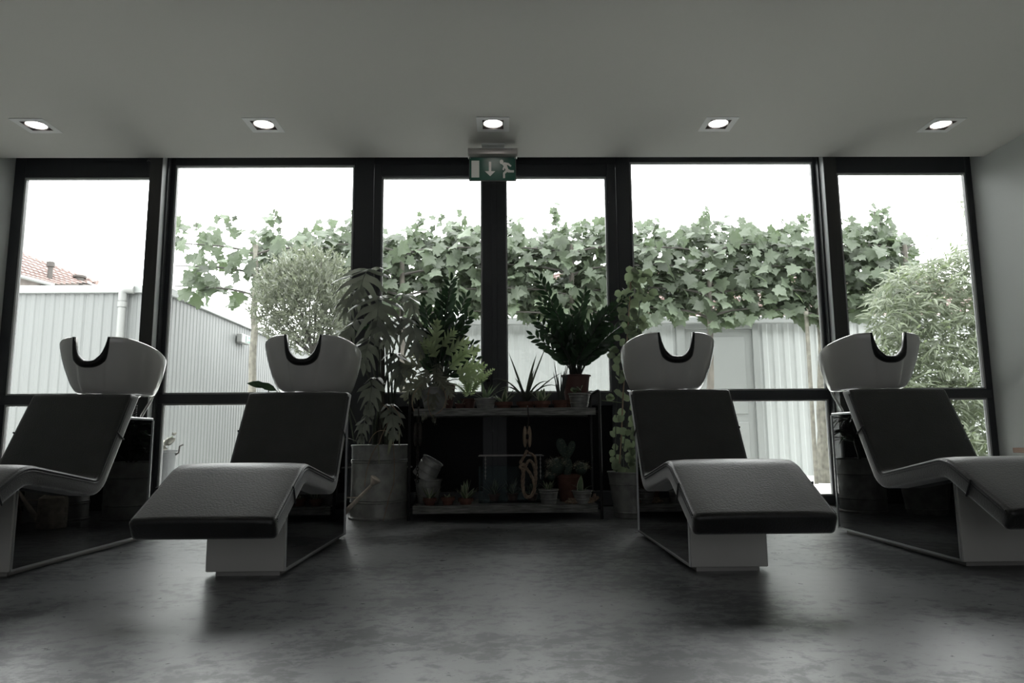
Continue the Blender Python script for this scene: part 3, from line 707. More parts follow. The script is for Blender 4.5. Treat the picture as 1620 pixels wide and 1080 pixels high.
for ti, (tu, lab_) in enumerate(trunks):
    nxt = (tu+trunks[ti+1][0])/2 if ti < 5 else 1452
    base = atY(tu-(6 if ti == 0 else 0), 690, YH); base.z = ZG
    t = thing('plane_tree', lab_, 'tree', base, 'row of pleached plane trees outside')
    top = atY(tu, 385, YH); r = .055 if ti == 0 else (.085 if ti == 4 else .05)
    b = MB(); N = 14; b.tube([V((base.x+(top.x-base.x)*i/N+rnd(-.01, .01), YH+rnd(-.01, .01), ZG-.02+(top.z-ZG)*i/N)) for i in range(N+1)], [r*(1.15-.55*i/N) for i in range(N+1)], 9)
    b.build('trunk', M_['barklight'] if ti in (0, 4) else M_['bark'], t, smooth=True)
    for v in (389, 421, 455, 490):                                     # branches tied out flat
        for s in (-1, 1):
            e = prev+6 if s < 0 else nxt-2; a_ = atY(tu, v+14, YH); c_ = atY(e, v+rnd(-4, 4), YH); m_ = (a_+c_)/2+V((0, rnd(-.04, .04), .07)); m_.x = a_.x+(c_.x-a_.x)*.25
            if ti == 0 and s < 0 and v == 490: continue
            b = MB(); b.tube(bez(a_, m_, c_, 7), [.019-.012*i/7 for i in range(8)], 5); b.build('branch', M_['twig'], t, smooth=True)
    cnt = 0; width = nxt-prev; want = min(290, int(width*1.30)) if ti else 130
    if ti == 0: want = 190
    while cnt < want:
        u = rnd(prev, nxt); lo, hi = top_v(u), bot_v(u); v = lo+(hi-lo)*random.random()
        if u < 400:                                                     # thin, open end of the row
            if ((u-335)/62)**2+((v-438)/64)**2 > 1 and not (v < 395 and random.random() < .6): continue
            if u > 372 and v > 420 and random.random() < .6: continue
        if ti == 5 and ((u-1395)/62)**2+((v-425)/80)**2 > 1: continue
        if 400 < u < 560 and v > 470: continue
        y = YH+rnd(-.30, .28); p = atY(u, v, y); sc = rnd(.13, .215)*(.75 if v < lo+20 else 1)
        inst('leaf', random.choice(PL), t, leaf_mat(p, (sc*rnd(.9, 1.1), sc, sc))); cnt += 1
    for k in range(5 if ti else 4):                                      # upright shoots above the hedge
        u = rnd(prev+5, nxt-5); a_ = atY(u, top_v(u)+12, YH+rnd(-.15, .15)); hgt = rnd(.12, .27) if k else .30
        c_ = a_+V((rnd(-.05, .05), 0, hgt)); b = MB(); b.tube([a_, (a_+c_)/2+rv(.01), c_], [.006, .005, .003], 4); b.build('shoot', M_['twig'], t)
        for q in range(5): inst('leaf', random.choice(PL), t, leaf_mat(a_.lerp(c_, .25+q*.19)+rv(.03), rnd(.07, .12)))
    # inner leaves too deep to pick apart
    fo = MB(); g = star_leaf(.25, .03)
    for k in range(int(width*(3.8 if ti else .8))):
        u = rnd(max(prev, 400), nxt) if ti == 0 else rnd(prev, nxt); lo, hi = top_v(u)+14, bot_v(u)-6
        if ti == 0: hi = 470
        v = rnd(lo, hi)
        if ti == 5 and ((u-1390)/55)**2+((v-425)/70)**2 > 1: continue
        m_ = leaf_mat(atY(u, v, YH+rnd(.05, .4)), rnd(.11, .18)); fo.add([m_ @ q for q in g.v], g.f)
    fo.build('inner_foliage', M_['plane'], t, kind='stuff')
    prev = nxt
# support post beside the thick trunk
b = MB(); p = atY(1287, 690, YH-.16); b.tube([(p.x, p.y, ZG-.02), (p.x+.01, p.y, 2.2)], .028, 8); tag(b.build('stake', M_['barklight'], None), 'thin pale stake standing beside the thick plane tree trunk', 'stake')

# ---- olive tree
YO = 8.3; oc = atY(487, 478, YO); t = thing('olive_tree', 'bushy silver green olive tree behind the inner left shampoo chair', 'tree', (oc.x+.05, YO, ZG))
b = MB(); b.lathe([(.17, 0), (.22, .42), (.235, .44), (.235, .47), (.21, .47), (.20, .42)], (oc.x+.05, YO, ZG), 20, cap1=True); b.build('planter', M_['zinc'], t, smooth=True)
b = MB(); tb = V((oc.x+.05, YO, ZG+.40)); fk = atY(495, 560, YO); b.tube(bez(tb, (tb+fk)/2+V((.04, 0, 0)), fk, 6), [.035]*3+[.03]*4, 8); b.build('trunk', M_['twig'], t, smooth=True)
tips = []
for k in range(15):
    a = 2*PI*k/15; e = oc+V((.46*math.cos(a)*rnd(.6, 1), .34*math.sin(a), rnd(-.25, .5)))
    b = MB(); b.tube(bez(fk, (fk+e)/2+V((0, 0, -.08))+rv(.06), e, 6), [.016-.012*i/6 for i in range(7)], 5); b.build('branch', M_['twig'], t, smooth=True); tips.append(e)
fo = MB(); ol = blade([.0, .13, .15, .10, 0], .1, .1)
for k in range(2600):
    while True:
        d = rv(1)
        if d.length < 1: break
    d = V((d.x*.66, d.y*.45, d.z*.64)); 
    c_ = oc+d*(1 if random.random() < .5 else (.75+.35*random.random()))
    dirn = (d.normalized()*.6+V((0, 0, .7))+rv(.5)).normalized()
    for q in range(6):
        s_ = rnd(.045, .065); m_ = frame(c_+dirn*q*.014, dirn+rv(.75), rv(1), (s_*.9, s_, s_)); fo.add([m_ @ x for x in ol.v], ol.f)
fo.build('leaves', M_['olive'], t, kind='stuff')

# ---- bamboo
YM = 8.0; bc = atY(1500, 600, YM); t = thing('bamboo_bush', 'dense pale green bamboo bush filling the rightmost window', 'bush', (bc.x, YM, ZG))
bl = blade([.0, .075, .08, .05, 0], .15, .35); fo = MB()
def b_top(u): return 470-.9*(u-1385) if u < 1430 else (430-(u-1430)*.35 if u < 1500 else 405-(u-1500)*.3)
for k in range(16):
    u = 1420+k*11+rnd(-6, 6); y = YM+rnd(-.3, .5); a_ = atY(u+rnd(-10, 10), 760, y); a_.z = ZG; c_ = atY(u+rnd(-25, 15), b_top(u)+rnd(0, 40), y)
    b = MB(); b.tube(bez(a_, (a_+c_)/2+V((.05, 0, .1)), c_, 8), [.011-.007*i/8 for i in range(9)], 5); b.build('cane', M_['palegreen'], t, smooth=True)
def sprig(c_, n, s0, s1):
    d0 = V((rnd(-1, 1), rnd(-1, .2), rnd(-.3, .6))).normalized()
    for q in range(n):
        dd = (d0+V((rnd(-.7, .7), rnd(-.7, .3), rnd(-.9, .25)))).normalized(); s_ = rnd(s0, s1)
        m_ = frame(c_+d0*q*.03, dd, V((rnd(-.6, .6), rnd(-1, 0), rnd(.1, 1))), (s_, s_, s_)); fo.add([m_ @ x for x in bl.v], bl.f)
for k in range(2300):
    u = rnd(1385, 1600); lo = b_top(u); v = lo+(790-lo)*random.random()**1.1
    if v > 600 and u < 1430: continue
    sprig(atY(u, v, YM+rnd(-.45, .5)), 6, .10, .17)
for (u0, v0, u1, v1, n) in ((1518, 420, 1528, 300, 34), (1500, 430, 1478, 350, 14), (1545, 400, 1552, 330, 14), (1395, 480, 1372, 455, 14), (1420, 450, 1400, 430, 12)):
    b = MB(); a_, c_ = atY(u0, v0, YM), atY(u1, v1, YM); b.tube([a_, (a_+c_)/2+rv(.03), c_], .003, 4); b.build('cane', M_['palegreen'], t)
    for k in range(n): sprig(a_.lerp(c_, k/n)+rv(.06), 4, .05, .09)
fo.build('leaves', M_['bamboo'], t, kind='stuff')

# ---- pot with white flower outside the left window
q = atY(258, 760, 6.6); t = thing('outdoor_planter', 'tall grey planter with a white flower just outside the wide left window', 'planter', (q.x-.02, 6.6, ZG))
zt_ = atY(262, 716, 6.6).z; cx_ = q.x-.02
b = MB(); b.lathe([(.085, 0), (.125, zt_-ZG), (.135, zt_-ZG+.01), (.135, zt_-ZG+.025), (.115, zt_-ZG+.025), (.11, zt_-ZG-.03)], (cx_, 6.6, ZG), 20, cap1=True); b.build('pot', M_['outpot'], t, smooth=True)
for s in (-1, 1):
    b = MB(); b.tube([(cx_+s*.12, 6.6, zt_-.02), (cx_+s*.15, 6.6, zt_), (cx_+s*.155, 6.6, zt_+.06), (cx_+s*.19, 6.6, zt_+.075)], .008, 6); b.build('handle', M_['iron'], t, smooth=True)
b = MB(); b.tube(bez((cx_-.02, 6.6, zt_), (cx_-.03, 6.6, zt_+.1), atY(274, 690, 6.6), 6), .004, 5); st = b.build('stem', M_['palegreen'], t)
fl = blade([.0, .3, .42, .3, 0], .3, .4).mesh('petal', M_['flower'], smooth='all')
for (u, v, n, s_) in ((266, 700, 4, .07), (262, 705, 3, .08), (275, 689, 3, .035), (252, 712, 4, .07)):
    for k in range(n): inst('petal', fl, t, frame(atY(u, v, 6.6)+rv(.008), V((rnd(-.5, 1), rnd(-.6, .2), rnd(.1, 1))), V((rnd(-1, 1), -1, .3)), s_))

# ================================================================== PLANT STAND AND PLANTS
YSF = 5.07
zs1 = atY(800, 645, YSF).z; zs2 = atY(800, 799, YSF).z; ztop = atY(945, 617, YSF).z
xl, xr = atZ(646, 824, 0).x, atZ(953, 821, 0).x
st = thing('plant_stand', 'black steel two tier plant stand with worn grey shelves in front of the doors', 'shelf', ((xl+xr)/2, 5.3, 0))
for x in (xl, xr):
    b = MB(); y0, y1 = YSF-.01, 5.56; R = .06
    path = [V((x, y0, 0)), V((x, y0, ztop-R))]+bez((x, y0, ztop-R), (x, y0, ztop), (x, y0+R, ztop), 5)[1:]+bez((x, y1-R, ztop), (x, y1, ztop), (x, y1, ztop-R), 5)+[V((x, y1, 0))]
    b.tube(path, .011, 8); b.tube([(x, y0, .10), (x, y1, .10)], .008, 6); b.build('side_hoop', M_['stand'], st, smooth=True)
for (z, nm) in ((zs1, 'top'), (zs2, 'low')):
    b = MB(); a0, a1 = xl+.026, xr-.026
    b.box(a0, a1, YSF+.004, 5.54, z-.012, z, .002); b.box(a0, a1, YSF, YSF+.004, z-.055, z, .001); b.box(a0, a1, 5.54, 5.545, z-.055, z, .001)
    b.box(a0, a1, YSF-.004, YSF, z-.012, z-.006); b.box(a0, a1, YSF-.004, YSF, z-.052, z-.044)
    b.build('shelf_tray', M_['shelf'], st)
    b = MB(); b.tube([(xl, YSF+.02, z-.03), (xr, YSF+.02, z-.03)], .008, 6); b.tube([(xl, 5.52, z-.03), (xr, 5.52, z-.03)], .008, 6); b.build('cross_rail', M_['stand'], st, smooth=True)

def X(u, Y, v=645): return atY(u, v, Y).x
def pot(parent, c, h, rt, rb, m, rim=.012, ribs=0):
    """tapered pot with rolled rim, ribs and soil; c = centre of the foot"""
    c = V(c); pr = [(rb*.96, 0), (rb, .004)]
    for k in range(1, 7):
        t = k/7; r = rb+(rt-rb)*t; z = h*t; pr.append((r, z))
        if ribs and k in (2, 5): pr += [(r+.003, z+.003), (r+.003, z+.007), (r, z+.010)]
    if m is M_['terra']: pr += [(rt-.002, h-.026), (rt+.004, h-.025), (rt+.005, h), (rt-.005, h), (rt-.007, h-.02)]
    else: pr += [(rt, h-.012), (rt+rim*.45, h-.008), (rt+rim*.45, h), (rt-.004, h), (rt-.006, h-.02)]
    b = MB(); b.lathe(pr, c, 26); o = b.build('pot', m, parent, smooth=True)
    b = MB(); n = 18; b.add([c+V((0, 0, h-.012))]+[c+V(((rt-.005)*math.cos(a), (rt-.005)*math.sin(a), h-.02+rnd(0, .006))) for a in [2*PI*k/n for k in range(n)]], [(0, 1+k, 1+(k+1) % n) for k in range(n)])
    b.build('soil', M_['soil'], parent, smooth=True)
    return c+V((0, 0, h-.015))
def strap(p, d, L, wd, droop, fold=.25, mats=None, n=9, tipw=.1, margin=0, up=None):
    """sword-like leaf: starts at p in direction d, bends down by droop"""
    b = MB(); p = V(p); d = V(d).normalized(); side = d.cross(V((0, 0, 1)))
    if side.length < .25: side = V((rnd(-1, 1), rnd(-1, .2), 0))
    side = side.normalized(); vs = []; q = p.copy(); dd = d.copy()
    for i in range(n+1):
        t = i/n; wv = wd*(min(1, .62+t*1.4))*(1-t**2.6)+.0006; nn = side.cross(dd).normalized()
        if margin: ks = (-1, -(1-margin), 0, 1-margin, 1)
        else: ks = (-1, 0, 1)
        for k in ks: vs.append(q+side*wv*k+nn*(fold*wv*abs(k)))
        q = q+dd*(L/n); dd = (dd+V((0, 0, -1))*droop*(1.6*t+.3)/n*2).normalized()
    m = len(ks)
    for i in range(n):
        for k in range(m-1):
            b.add([], [], 0); b.f.append((i*m+k, i*m+k+1, (i+1)*m+k+1, (i+1)*m+k)); b.m.append(1 if margin and k in (0, m-2) else 0)
    b.v = vs; return b
def rosette(parent, c, n, L, wd, droop, m, spread=(.15, 1), margin=0, r0=.012, name='leaf'):
    for k in range(n):
        a = 2*PI*k/n*2.4+rnd(-.3, .3); e = rnd(*spread); d = V((math.cos(a)*e, math.sin(a)*e, 1-e*.5))
        s_ = rnd(.75, 1.1); strap(V(c)+V((math.cos(a), math.sin(a), 0))*r0*rnd(0, 1), d, L*s_, wd*rnd(.85, 1.1), droop*e, mats=None, margin=margin).build(name, [m, M_['margin']], parent, smooth='all')
def split_leaf(p, d, L, W, nf, droop, gap=.3, arch=.35, fdroop=1.2, sweep=.45, up=V((0, 0, 1)), wav=.02, bs=.18):
    """a big pinnately split leaf: fingers leave a curved midrib on both sides, and hang"""
    b = MB(); p = V(p); d = V(d).normalized(); side = d.cross(up).normalized(); q = p.copy(); dd = d.copy(); mid = [q.copy()]; ds = [dd.copy()]
    n = nf*2
    for i in range(n):
        q = q+dd*(L/n); dd = (dd-V((0, 0, 1))*arch/n*2).normalized(); mid.append(q.copy()); ds.append(dd.copy())
    for s in (-1, 1):
        for k in range(nf):
            i0, i1 = 2*k, 2*k+2; t = (k+.5)/nf; fl = W*math.sin(PI*(.16+.74*t))**.8*rnd(.88, 1.08)
            base0, base1 = mid[i0], mid[i1]; dv = (side*s+ds[i0]*(sweep+t*.8)).normalized(); wv = (base1-base0)
            q0 = (base0+base1)/2; vs = []; m = 6; pos = q0.copy(); dr = dv.copy()
            tw = rnd(-.15, .15)
            for j in range(m+1):
                u = j/m; wj = wv*.5*(1 if u < bs else (1-gap)*max(0, 1-(u-bs)/(1-bs))**.55+.02)
                nn = V((0, 0, 1))*wav*math.sin(k*2+j)
                bow = (V((0, 0, 1))-dr*dr.z)*(-.12*wj.length)
                vs += [pos-wj+nn, pos-bow+nn, pos+wj+nn+V((0, 0, tw*wj.length))]
                pos = pos+dr*(fl/m); dr = (dr-V((0, 0, 1))*fdroop*droop*(.35+u)/m*1.6).normalized()
            fs = []
            for j in range(m): a = j*3; fs += [(a, a+1, a+4, a+3), (a+1, a+2, a+5, a+4)]
            b.add(vs, fs)
    # end lobe
    e = mid[-1]; vs = []; pos = mid[-2]; dr = ds[-1]
    for j in range(5):
        u = j/4; wj = side*(L/nf*.55)*(1-u**1.5)+side*.001; vs += [pos-wj, pos+V((0, 0, .004)), pos+wj]; pos = pos+dr*(W*.6/4); dr = (dr-V((0, 0, 1))*droop*.3).normalized()
    b.add(vs, [f for j in range(4) for f in ((j*3, j*3+1, j*3+4, j*3+3), (j*3+1, j*3+2, j*3+5, j*3+4))])
    b.tube(mid, [.004*(1-.7*i/n) for i in range(n+1)], 4)
    return b

# ---- big split-leaf plant in the zinc bin
YBn = 5.27; bx = X(600, YBn, 760); hb = atY(600, 704, YBn-.2).z; rbn = .205
t = thing('potted_monstera', 'tall plant with drooping split leaves in the large round zinc bin', 'plant', (bx, YBn, 0))
b = MB(); hh = hb
b.lathe([(rbn+.012, 0), (rbn+.014, .012), (rbn+.002, .02), (rbn, .115), (rbn+.006, .12), (rbn+.006, .126), (rbn, .131), (rbn+.005, .137), (rbn, .143), (rbn-.002, hh-.13), (rbn+.005, hh-.125), (rbn+.005, hh-.119), (rbn-.002, hh-.114),
         (rbn+.004, hh-.108), (rbn-.002, hh-.102), (rbn-.001, hh-.006), (rbn+.006, hh-.006), (rbn+.007, hh), (rbn+.001, hh+.003), (rbn-.006, hh), (rbn-.008, hh-.05)], (bx, YBn, 0), 44)
b.build('zinc_bin', M_['zinc'], t, smooth=True)
for s in (-1, 1):
    b = MB(); b.tube([(bx+s*(rbn), YBn-.05, hh-.16), (bx+s*(rbn+.03), YBn-.05, hh-.165), (bx+s*(rbn+.03), YBn+.05, hh-.165), (bx+s*rbn, YBn+.05, hh-.16)], .006, 6); b.build('bin_handle', M_['zinc'], t, smooth=True)
b = MB(); b.lathe([(rbn-.008, hh-.045), (.02, hh-.02)], (bx, YBn, 0), 24); b.build('soil', M_['soil'], t)
# (apex of the leaf, depth, sideways lean, length, half span, rise, hang)
ML = [((592, 430), 5.20, -.25, .26, .30, .30, .55), ((570, 462), 5.16, -.5, .20, .20, .1, .9), ((603, 474), 5.08, .05, .30, .27, .30, .85), ((636, 468), 5.2, .7, .24, .17, .1, .8),
      ((575, 508), 5.10, -.6, .24, .19, .1, 1.1), ((638, 505), 5.06, .6, .26, .22, .1, 1.1), ((594, 535), 5.05, -.2, .24, .18, .1, 1.0), ((566, 560), 5.15, -.5, .20, .14, 0, 1.0),
      ((622, 560), 5.12, .4, .24, .17, 0, 1.0), ((596, 598), 5.02, -.1, .24, .13, -.2, .9), ((616, 640), 5.02, .3, .22, .12, -.3, .9), ((586, 655), 5.05, -.3, .18, .09, -.4, .9), ((610, 505), 4.98, .2, .2, .2, .1, 1.2)]
sb = V((bx, YBn, hh-.03))
for k, (a_, Y, lean, L, W, rise, dr) in enumerate(ML):
    P0 = atY(*a_, Y+.10); d = V((lean, -.75, rise*.5))
    split_leaf(P0, d, L*1.3, W*1.12, 5, dr, gap=.0, arch=1.5, fdroop=1.25, wav=.010, bs=.5, sweep=.30).build('leaf', M_['monstera'], t, smooth='all')
    s0 = sb+V((rnd(-.08, .08), rnd(-.08, .05), 0)); mid_ = V(((s0.x+P0.x)/2+rnd(-.05, .05), (s0.y+P0.y)/2+.08, s0.z+(P0.z-s0.z)*.7))
    b = MB(); b.tube(bez(s0, mid_, P0, 10), [.011-.006*i/10 for i in range(11)], 6); b.build('stem', M_['strap'], t, smooth=True)
b = MB(); b.tube(bez(sb, sb+V((.03, 0, .5)), atY(603, 480, 5.2), 10), [.022-.010*i/10 for i in range(11)], 8); b.build('main_stem', M_['bark'], t, smooth=True)
for (a_, m_, c_) in (((560, 700), (552, 650), (553, 622)), ((575, 700), (560, 660), (556, 600)), ((590, 700), (600, 640), (628, 600)), ((570, 700), (545, 690), (540, 668)), ((612, 700), (600, 650), (580, 585))):
    P0, P1 = atY(*a_, 5.15), atY(*c_, 5.0); d = (atY(*m_, 5.08)-P0); strap(P0, d, (P1-P0).length*1.15, .007, .25).build('narrow_leaf', M_['strap'], t, smooth='all')
Yr0 = YBn-rbn-.03
for pts in ([(618, 640), (640, 655), (636, 680), (626, 676)], [(584, 700), (592, 676), (612, 676), (620, 690)], [(600, 702), (603, 680), (632, 652), (606, 640)], [(600, 700), (584, 720), (578, 745), (577, 770)]):
    b = MB(); p_ = [atY(u, v, Yr0) for u, v in pts]; b.tube([p_[0]*(1-s)**3+p_[1]*3*s*(1-s)**2+p_[2]*3*s*s*(1-s)+p_[3]*s**3 for s in [i/10 for i in range(11)]], .0028, 5); b.build('aerial_root', M_['cane'], t, smooth=True)
rp = [atY(u, v, Yr0-.005) for u, v in [(622, 698), (624, 735), (623, 765), (616, 785), (611, 805), (607, 820)]]; rp[-1].z = .004; rp[-1].y = Yr0-.03
b = MB(); b.tube(rp, .0026, 5); b.build('aerial_root', M_['cane'], t, smooth=True)
for (a_, c_, wd) in (((618, 690), (613, 722), .017), ((630, 680), (631, 714), .016), ((597, 702), (600, 735), .010)):
    P0, P1 = atY(*a_, Yr0-.01), atY(*c_, Yr0-.02); strap(P0, P1-P0, (P1-P0).length, wd, 0, fold=.5).build('withered_leaf', M_['xandark'], t, smooth='all', label='pale withered leaf hanging over the rim')

# ---- two more bins mostly hidden behind the inner chairs (the gloss panels of the outer chairs mirror them)
def zbin(t, x, y, h, r):
    b = MB(); b.lathe([(r+.008, 0), (r+.01, .012), (r, .02), (r, .10), (r+.005, .105), (r, .112), (r, h-.12), (r+.005, h-.115), (r, h-.108), (r, h-.006), (r+.007, h), (r-.006, h), (r-.008, h-.04), (.02, h-.03)], (x, y, 0), 36)
    b.build('zinc_bin', M_['zinc'], t, smooth=True); return V((x, y, h-.03))
t = thing('potted_palm', 'zinc bin with a drooping long-leaved palm, mirrored in the right outer chair base', 'plant', (1.33, 5.36, 0)); c = zbin(t, 1.33, 5.36, .40, .165)
for k in range(16):
    a = rnd(0, 2*PI); hgt = rnd(.12, .33); s1 = c+V((.03*math.cos(a), .03*math.sin(a), hgt)); b = MB(); b.tube([c, s1], .005, 5); b.build('stem', M_['strap'], t)
    for q in range(3): a2 = a+rnd(-.6, .6); strap(s1, V((math.cos(a2), math.sin(a2)*.7, .35)), rnd(.24, .34), .013, 1.0, fold=.4).build('leaf', M_['zz'], t, smooth='all')
t = thing('potted_bushy_plant', 'dark bushy plant in a zinc bin, mirrored in the left outer chair base', 'plant', (-1.40, 5.34, 0)); c = zbin(t, -1.40, 5.34, .42, .17)
BL = blade([.0, .14, .18, .12, .0], .2, .3).mesh('leaf', M_['zz'], smooth='all')
for k in range(9):
    a = 2*PI*k/9; tip = c+V((rnd(.02, .13)*math.cos(a), .10*math.sin(a), rnd(.3, .55))); b = MB(); cv = bez(c, (c+tip)/2+V((0, 0, .05)), tip, 8); b.tube(cv, .005, 5); sm_ = b.build('stem', M_['twig'], t, smooth=True)
    for q in range(14): p_ = cv[2+q % 7]; aa = rnd(0, 2*PI); inst('leaf', BL, sm_, frame(p_, V((math.cos(aa), math.sin(aa)*.8, rnd(-.2, .7))), V((rnd(-.4, .4), rnd(-.4, .4), 1)), rnd(.09, .15)))
for (u, v, dx) in ((438, 618, -.6), (556, 524, .7), (424, 612, -1)):
    P0 = atY(u, v, 5.2); b = MB(); b.tube(bez(c, V((P0.x, 5.3, c.z+.2)), P0, 6), .004, 5); b.build('stem', M_['twig'], t); inst('leaf', BL, t, frame(P0, V((dx, -.2, .3)), V((0, -1, .4)), .16))

# ---- climbing round-leaf plant in the zinc pot on the right
Yh = 5.17; hx = X(1001, Yh, 780); hh2 = atY(990, 747, Yh-.15).z
t = thing('climbing_round_leaf_plant', 'climbing plant with small round leaves in the zinc pot right of the stand', 'plant', (hx, Yh, 0))
top = pot(t, (hx, Yh, 0), hh2, .178, .135, M_['zinc'], ribs=0)
b = MB(); b.lathe([(.168, hh2*.72), (.171, hh2*.73), (.167, hh2*.74)], (hx, Yh, 0), 26, cap0=False); b.lathe([(.141, .035), (.144, .04), (.141, .046)], (hx, Yh, 0), 26, cap0=False); b.build('pot_band', M_['zinc'], t, smooth=True)
cane = [atY(u, v, 5.08) for u, v in ((979, 750), (983, 690), (986, 620), (992, 540), (998, 446))]
b = MB(); b.tube(cane, .0055, 6); b.build('cane_stake', M_['cane'], t, smooth=True)
b = MB(); b.tube([atY(952, 633, 5.0), atY(985, 637, 5.06)], .003, 5); b.build('cane_stick', M_['palegreen'], t)
HL = blade([.0, .42, .50, .40, .0], .12, .12).mesh('round_leaf', M_['hoya'], smooth='all')
def hleaf(u, v, y, s0=.045, s1=.065): inst('leaf', HL, t, frame(atY(u, v, y), V((rnd(-1, 1), rnd(-.5, .2), rnd(-.6, .8))), V((rnd(-.6, .6), -1, rnd(-.2, .9))), rnd(s0, s1)))
for k in range(70):
    s = random.random(); v = 600+150*s**.7; hleaf(982+rnd(-16, 30)+(8*s), v, 5.05+rnd(-.04, .1), .05, .075)
for k in range(95):
    s = random.random(); v = 430+110*s; w_ = 12+12*math.sin(PI*s); hleaf(1005-12*s+rnd(-w_, w_*1.1), v, 5.08+rnd(-.06, .08), .05, .07)
for k in range(16): hleaf(rnd(975, 1000), rnd(540, 600), 5.08, .05, .07)
for (u, v) in ((1012, 432), (1022, 440), (1030, 436), (1034, 450), (1001, 434), (1026, 460), (974, 565)): hleaf(u, v, 5.02, .07, .08)
for pts in ([(998, 446), (1016, 428), (1034, 448)], [(979, 750), (1000, 640), (1012, 480)], [(975, 750), (970, 660), (984, 560)]):
    b = MB(); b.tube(bez(*[atY(u, v, 5.07) for u, v in pts], 8), .003, 5); b.build('vine', M_['strap'], t, smooth=True)

# ---- glossy many-leaflet plants
ZL = blade([.0, .15, .20, .15, .0], .22, .2).mesh('leaflet', M_['zz'], smooth='all')
def zz(t, base, Yb, tips, ls=.092, Y=None):
    for (u, v, n) in tips:
        y = Yb+rnd(-.22, .16); tip = atY(u, v, y); s0 = base+V((rnd(-.04, .04), rnd(-.03, .03), 0))
        ctl = V((s0.x+(tip.x-s0.x)*.30, (s0.y*.6+tip.y*.4), s0.z+(tip.z-s0.z)*.62)); cv = bez(s0, ctl, tip, 20)
        b = MB(); b.tube(cv, [.009-.0065*i/20 for i in range(21)], 6); stm = b.build('stem', M_['strap'], t, smooth=True)
        ax = V((rnd(-.6, .6), -1, rnd(-.2, .4))).normalized()
        n = int(n*1.15)
        for k in range(n):
            f = .26+.74*k/(n-1); i = min(19, int(f*20)); p = cv[i].lerp(cv[i+1], f*20-i) if i < 20 else cv[-1]; tn = (cv[min(20, i+1)]-cv[max(0, i-1)]).normalized()
            sd = tn.cross(ax).normalized()*(1 if k % 2 else -1); s_ = ls*(.62+.55*math.sin(PI*min(1, f*.95)))*rnd(.9, 1.1)
            if k == n-1: sd = sd*.1
            inst('leaf', ZL, stm, frame(p, tn*1.25+sd+rv(.12), ax+rv(.35), s_))
Yz = 5.38
t = thing('potted_zz_plant', "large glossy dark plant with feathered stems in a brown pot, right end of top shelf", 'plant', (X(912, Yz), Yz, zs1), 'glossy feather-stemmed plants')
ph = atY(912, 592, Yz-.1).z-zs1; top = pot(t, (X(912, Yz), Yz, zs1+.001), ph, .108, .078, M_['plastic_brown'], rim=.02)
zz(t, top, 5.2, [(853, 440, 20), (848, 505, 17), (857, 478, 18), (925, 464, 19), (990, 470, 21), (984, 515, 18), (880, 492, 17), (965, 540, 16), (843, 530, 14), (905, 498, 17), (945, 500, 17), (935, 535, 14), (870, 525, 14), (960, 492, 18), (895, 530, 12)])
Yz = 5.42
t = thing('potted_zz_plant', 'glossy dark feather-stemmed plant behind the lobed-leaf plant at the left of the top shelf', 'plant', (X(700, Yz), Yz, zs1), 'glossy feather-stemmed plants')
top = pot(t, (X(700, Yz), Yz, zs1+.001), .20, .10, .075, M_['plastic_brown'], rim=.02)
zz(t, top, 5.25, [(714, 444, 22), (738, 470, 18), (742, 500, 17), (672, 482, 18), (664, 520, 16), (690, 498, 17), (748, 545, 14), (725, 520, 15), (656, 550, 14), (700, 470, 18), (752, 568, 13)], .095)

# ---- lobed-leaf plant in the zinc bucket
Yx = 5.19; t = thing('lobed_leaf_plant', 'pale green lobed-leaf plant in a zinc bucket, left end of the top shelf', 'plant', (X(688, Yx), Yx, zs1))
xh = atY(688, 612, Yx-.1).z-zs1; top = pot(t, (X(688, Yx), Yx, zs1+.001), xh, .112, .078, M_['zinc'], ribs=0)
XLs = [(688, 555, 690, 520, 1), (700, 548, 712, 528, 1), (678, 560, 672, 542, 1), (690, 565, 680, 545, 1), (715, 575, 742, 552, 1), (722, 590, 750, 575, 1), (705, 560, 728, 540, 1), (712, 585, 728, 560, 1), (725, 600, 750, 590, 1),
       (668, 580, 640, 568, 0), (660, 590, 634, 588, 0), (672, 598, 640, 606, 0), (668, 570, 655, 552, 0), (680, 600, 660, 612, 0), (690, 590, 700, 600, 0), (700, 600, 715, 612, 0), (664, 604, 648, 622, 0), (688, 606, 682, 632, 0), (676, 585, 668, 600, 0), (695, 575, 688, 590, 0), (652, 575, 632, 580, 0), (692, 612, 700, 630, 0)]
for (u0, v0, u1, v1, br) in XLs:
    y = Yx-rnd(.02, .16); P0 = atY(u0, v0, y+.03); P1 = atY(u1, v1, y-.03); d = P1-P0
    upv = V((rnd(-.3, .3), -1, .55)); upv = upv.normalized()
    split_leaf(P0, d, d.length*1.35, .088 if br else .085, 5, .18 if br else .45, gap=.22, bs=.38, arch=.25 if br else .7, fdroop=.6, sweep=.5, up=upv, wav=.002).build('leaf', M_['xan'] if br else M_['xandark'], t, smooth='all')
    b = MB(); s0 = top+V((rnd(-.03, .03), rnd(-.03, .03), 0)); b.tube(bez(s0, (s0+P0)/2+V((0, 0, .05)), P0, 7), .0035, 5); b.build('stem', M_['strap'], t, smooth=True)
for pts in ([(700, 612), (715, 640), (690, 655)], [(668, 608), (645, 625), (655, 650)], [(680, 612), (672, 640), (684, 660)]):
    b = MB(); b.tube(bez(*[atY(u, v, 5.02) for u, v in pts], 8), .003, 5); b.build('trailing_stem', M_['cane'], t, smooth=True)
for (u, v) in ((676, 655), (684, 658), (690, 640)):
    P0 = atY(u, v, 5.0); split_leaf(P0, V((rnd(-1, 1), -.2, -.4)), .05, .025, 4, .5, gap=.4, up=V((0, -1, .4))).build('leaf', M_['xandark'], t, smooth='all')

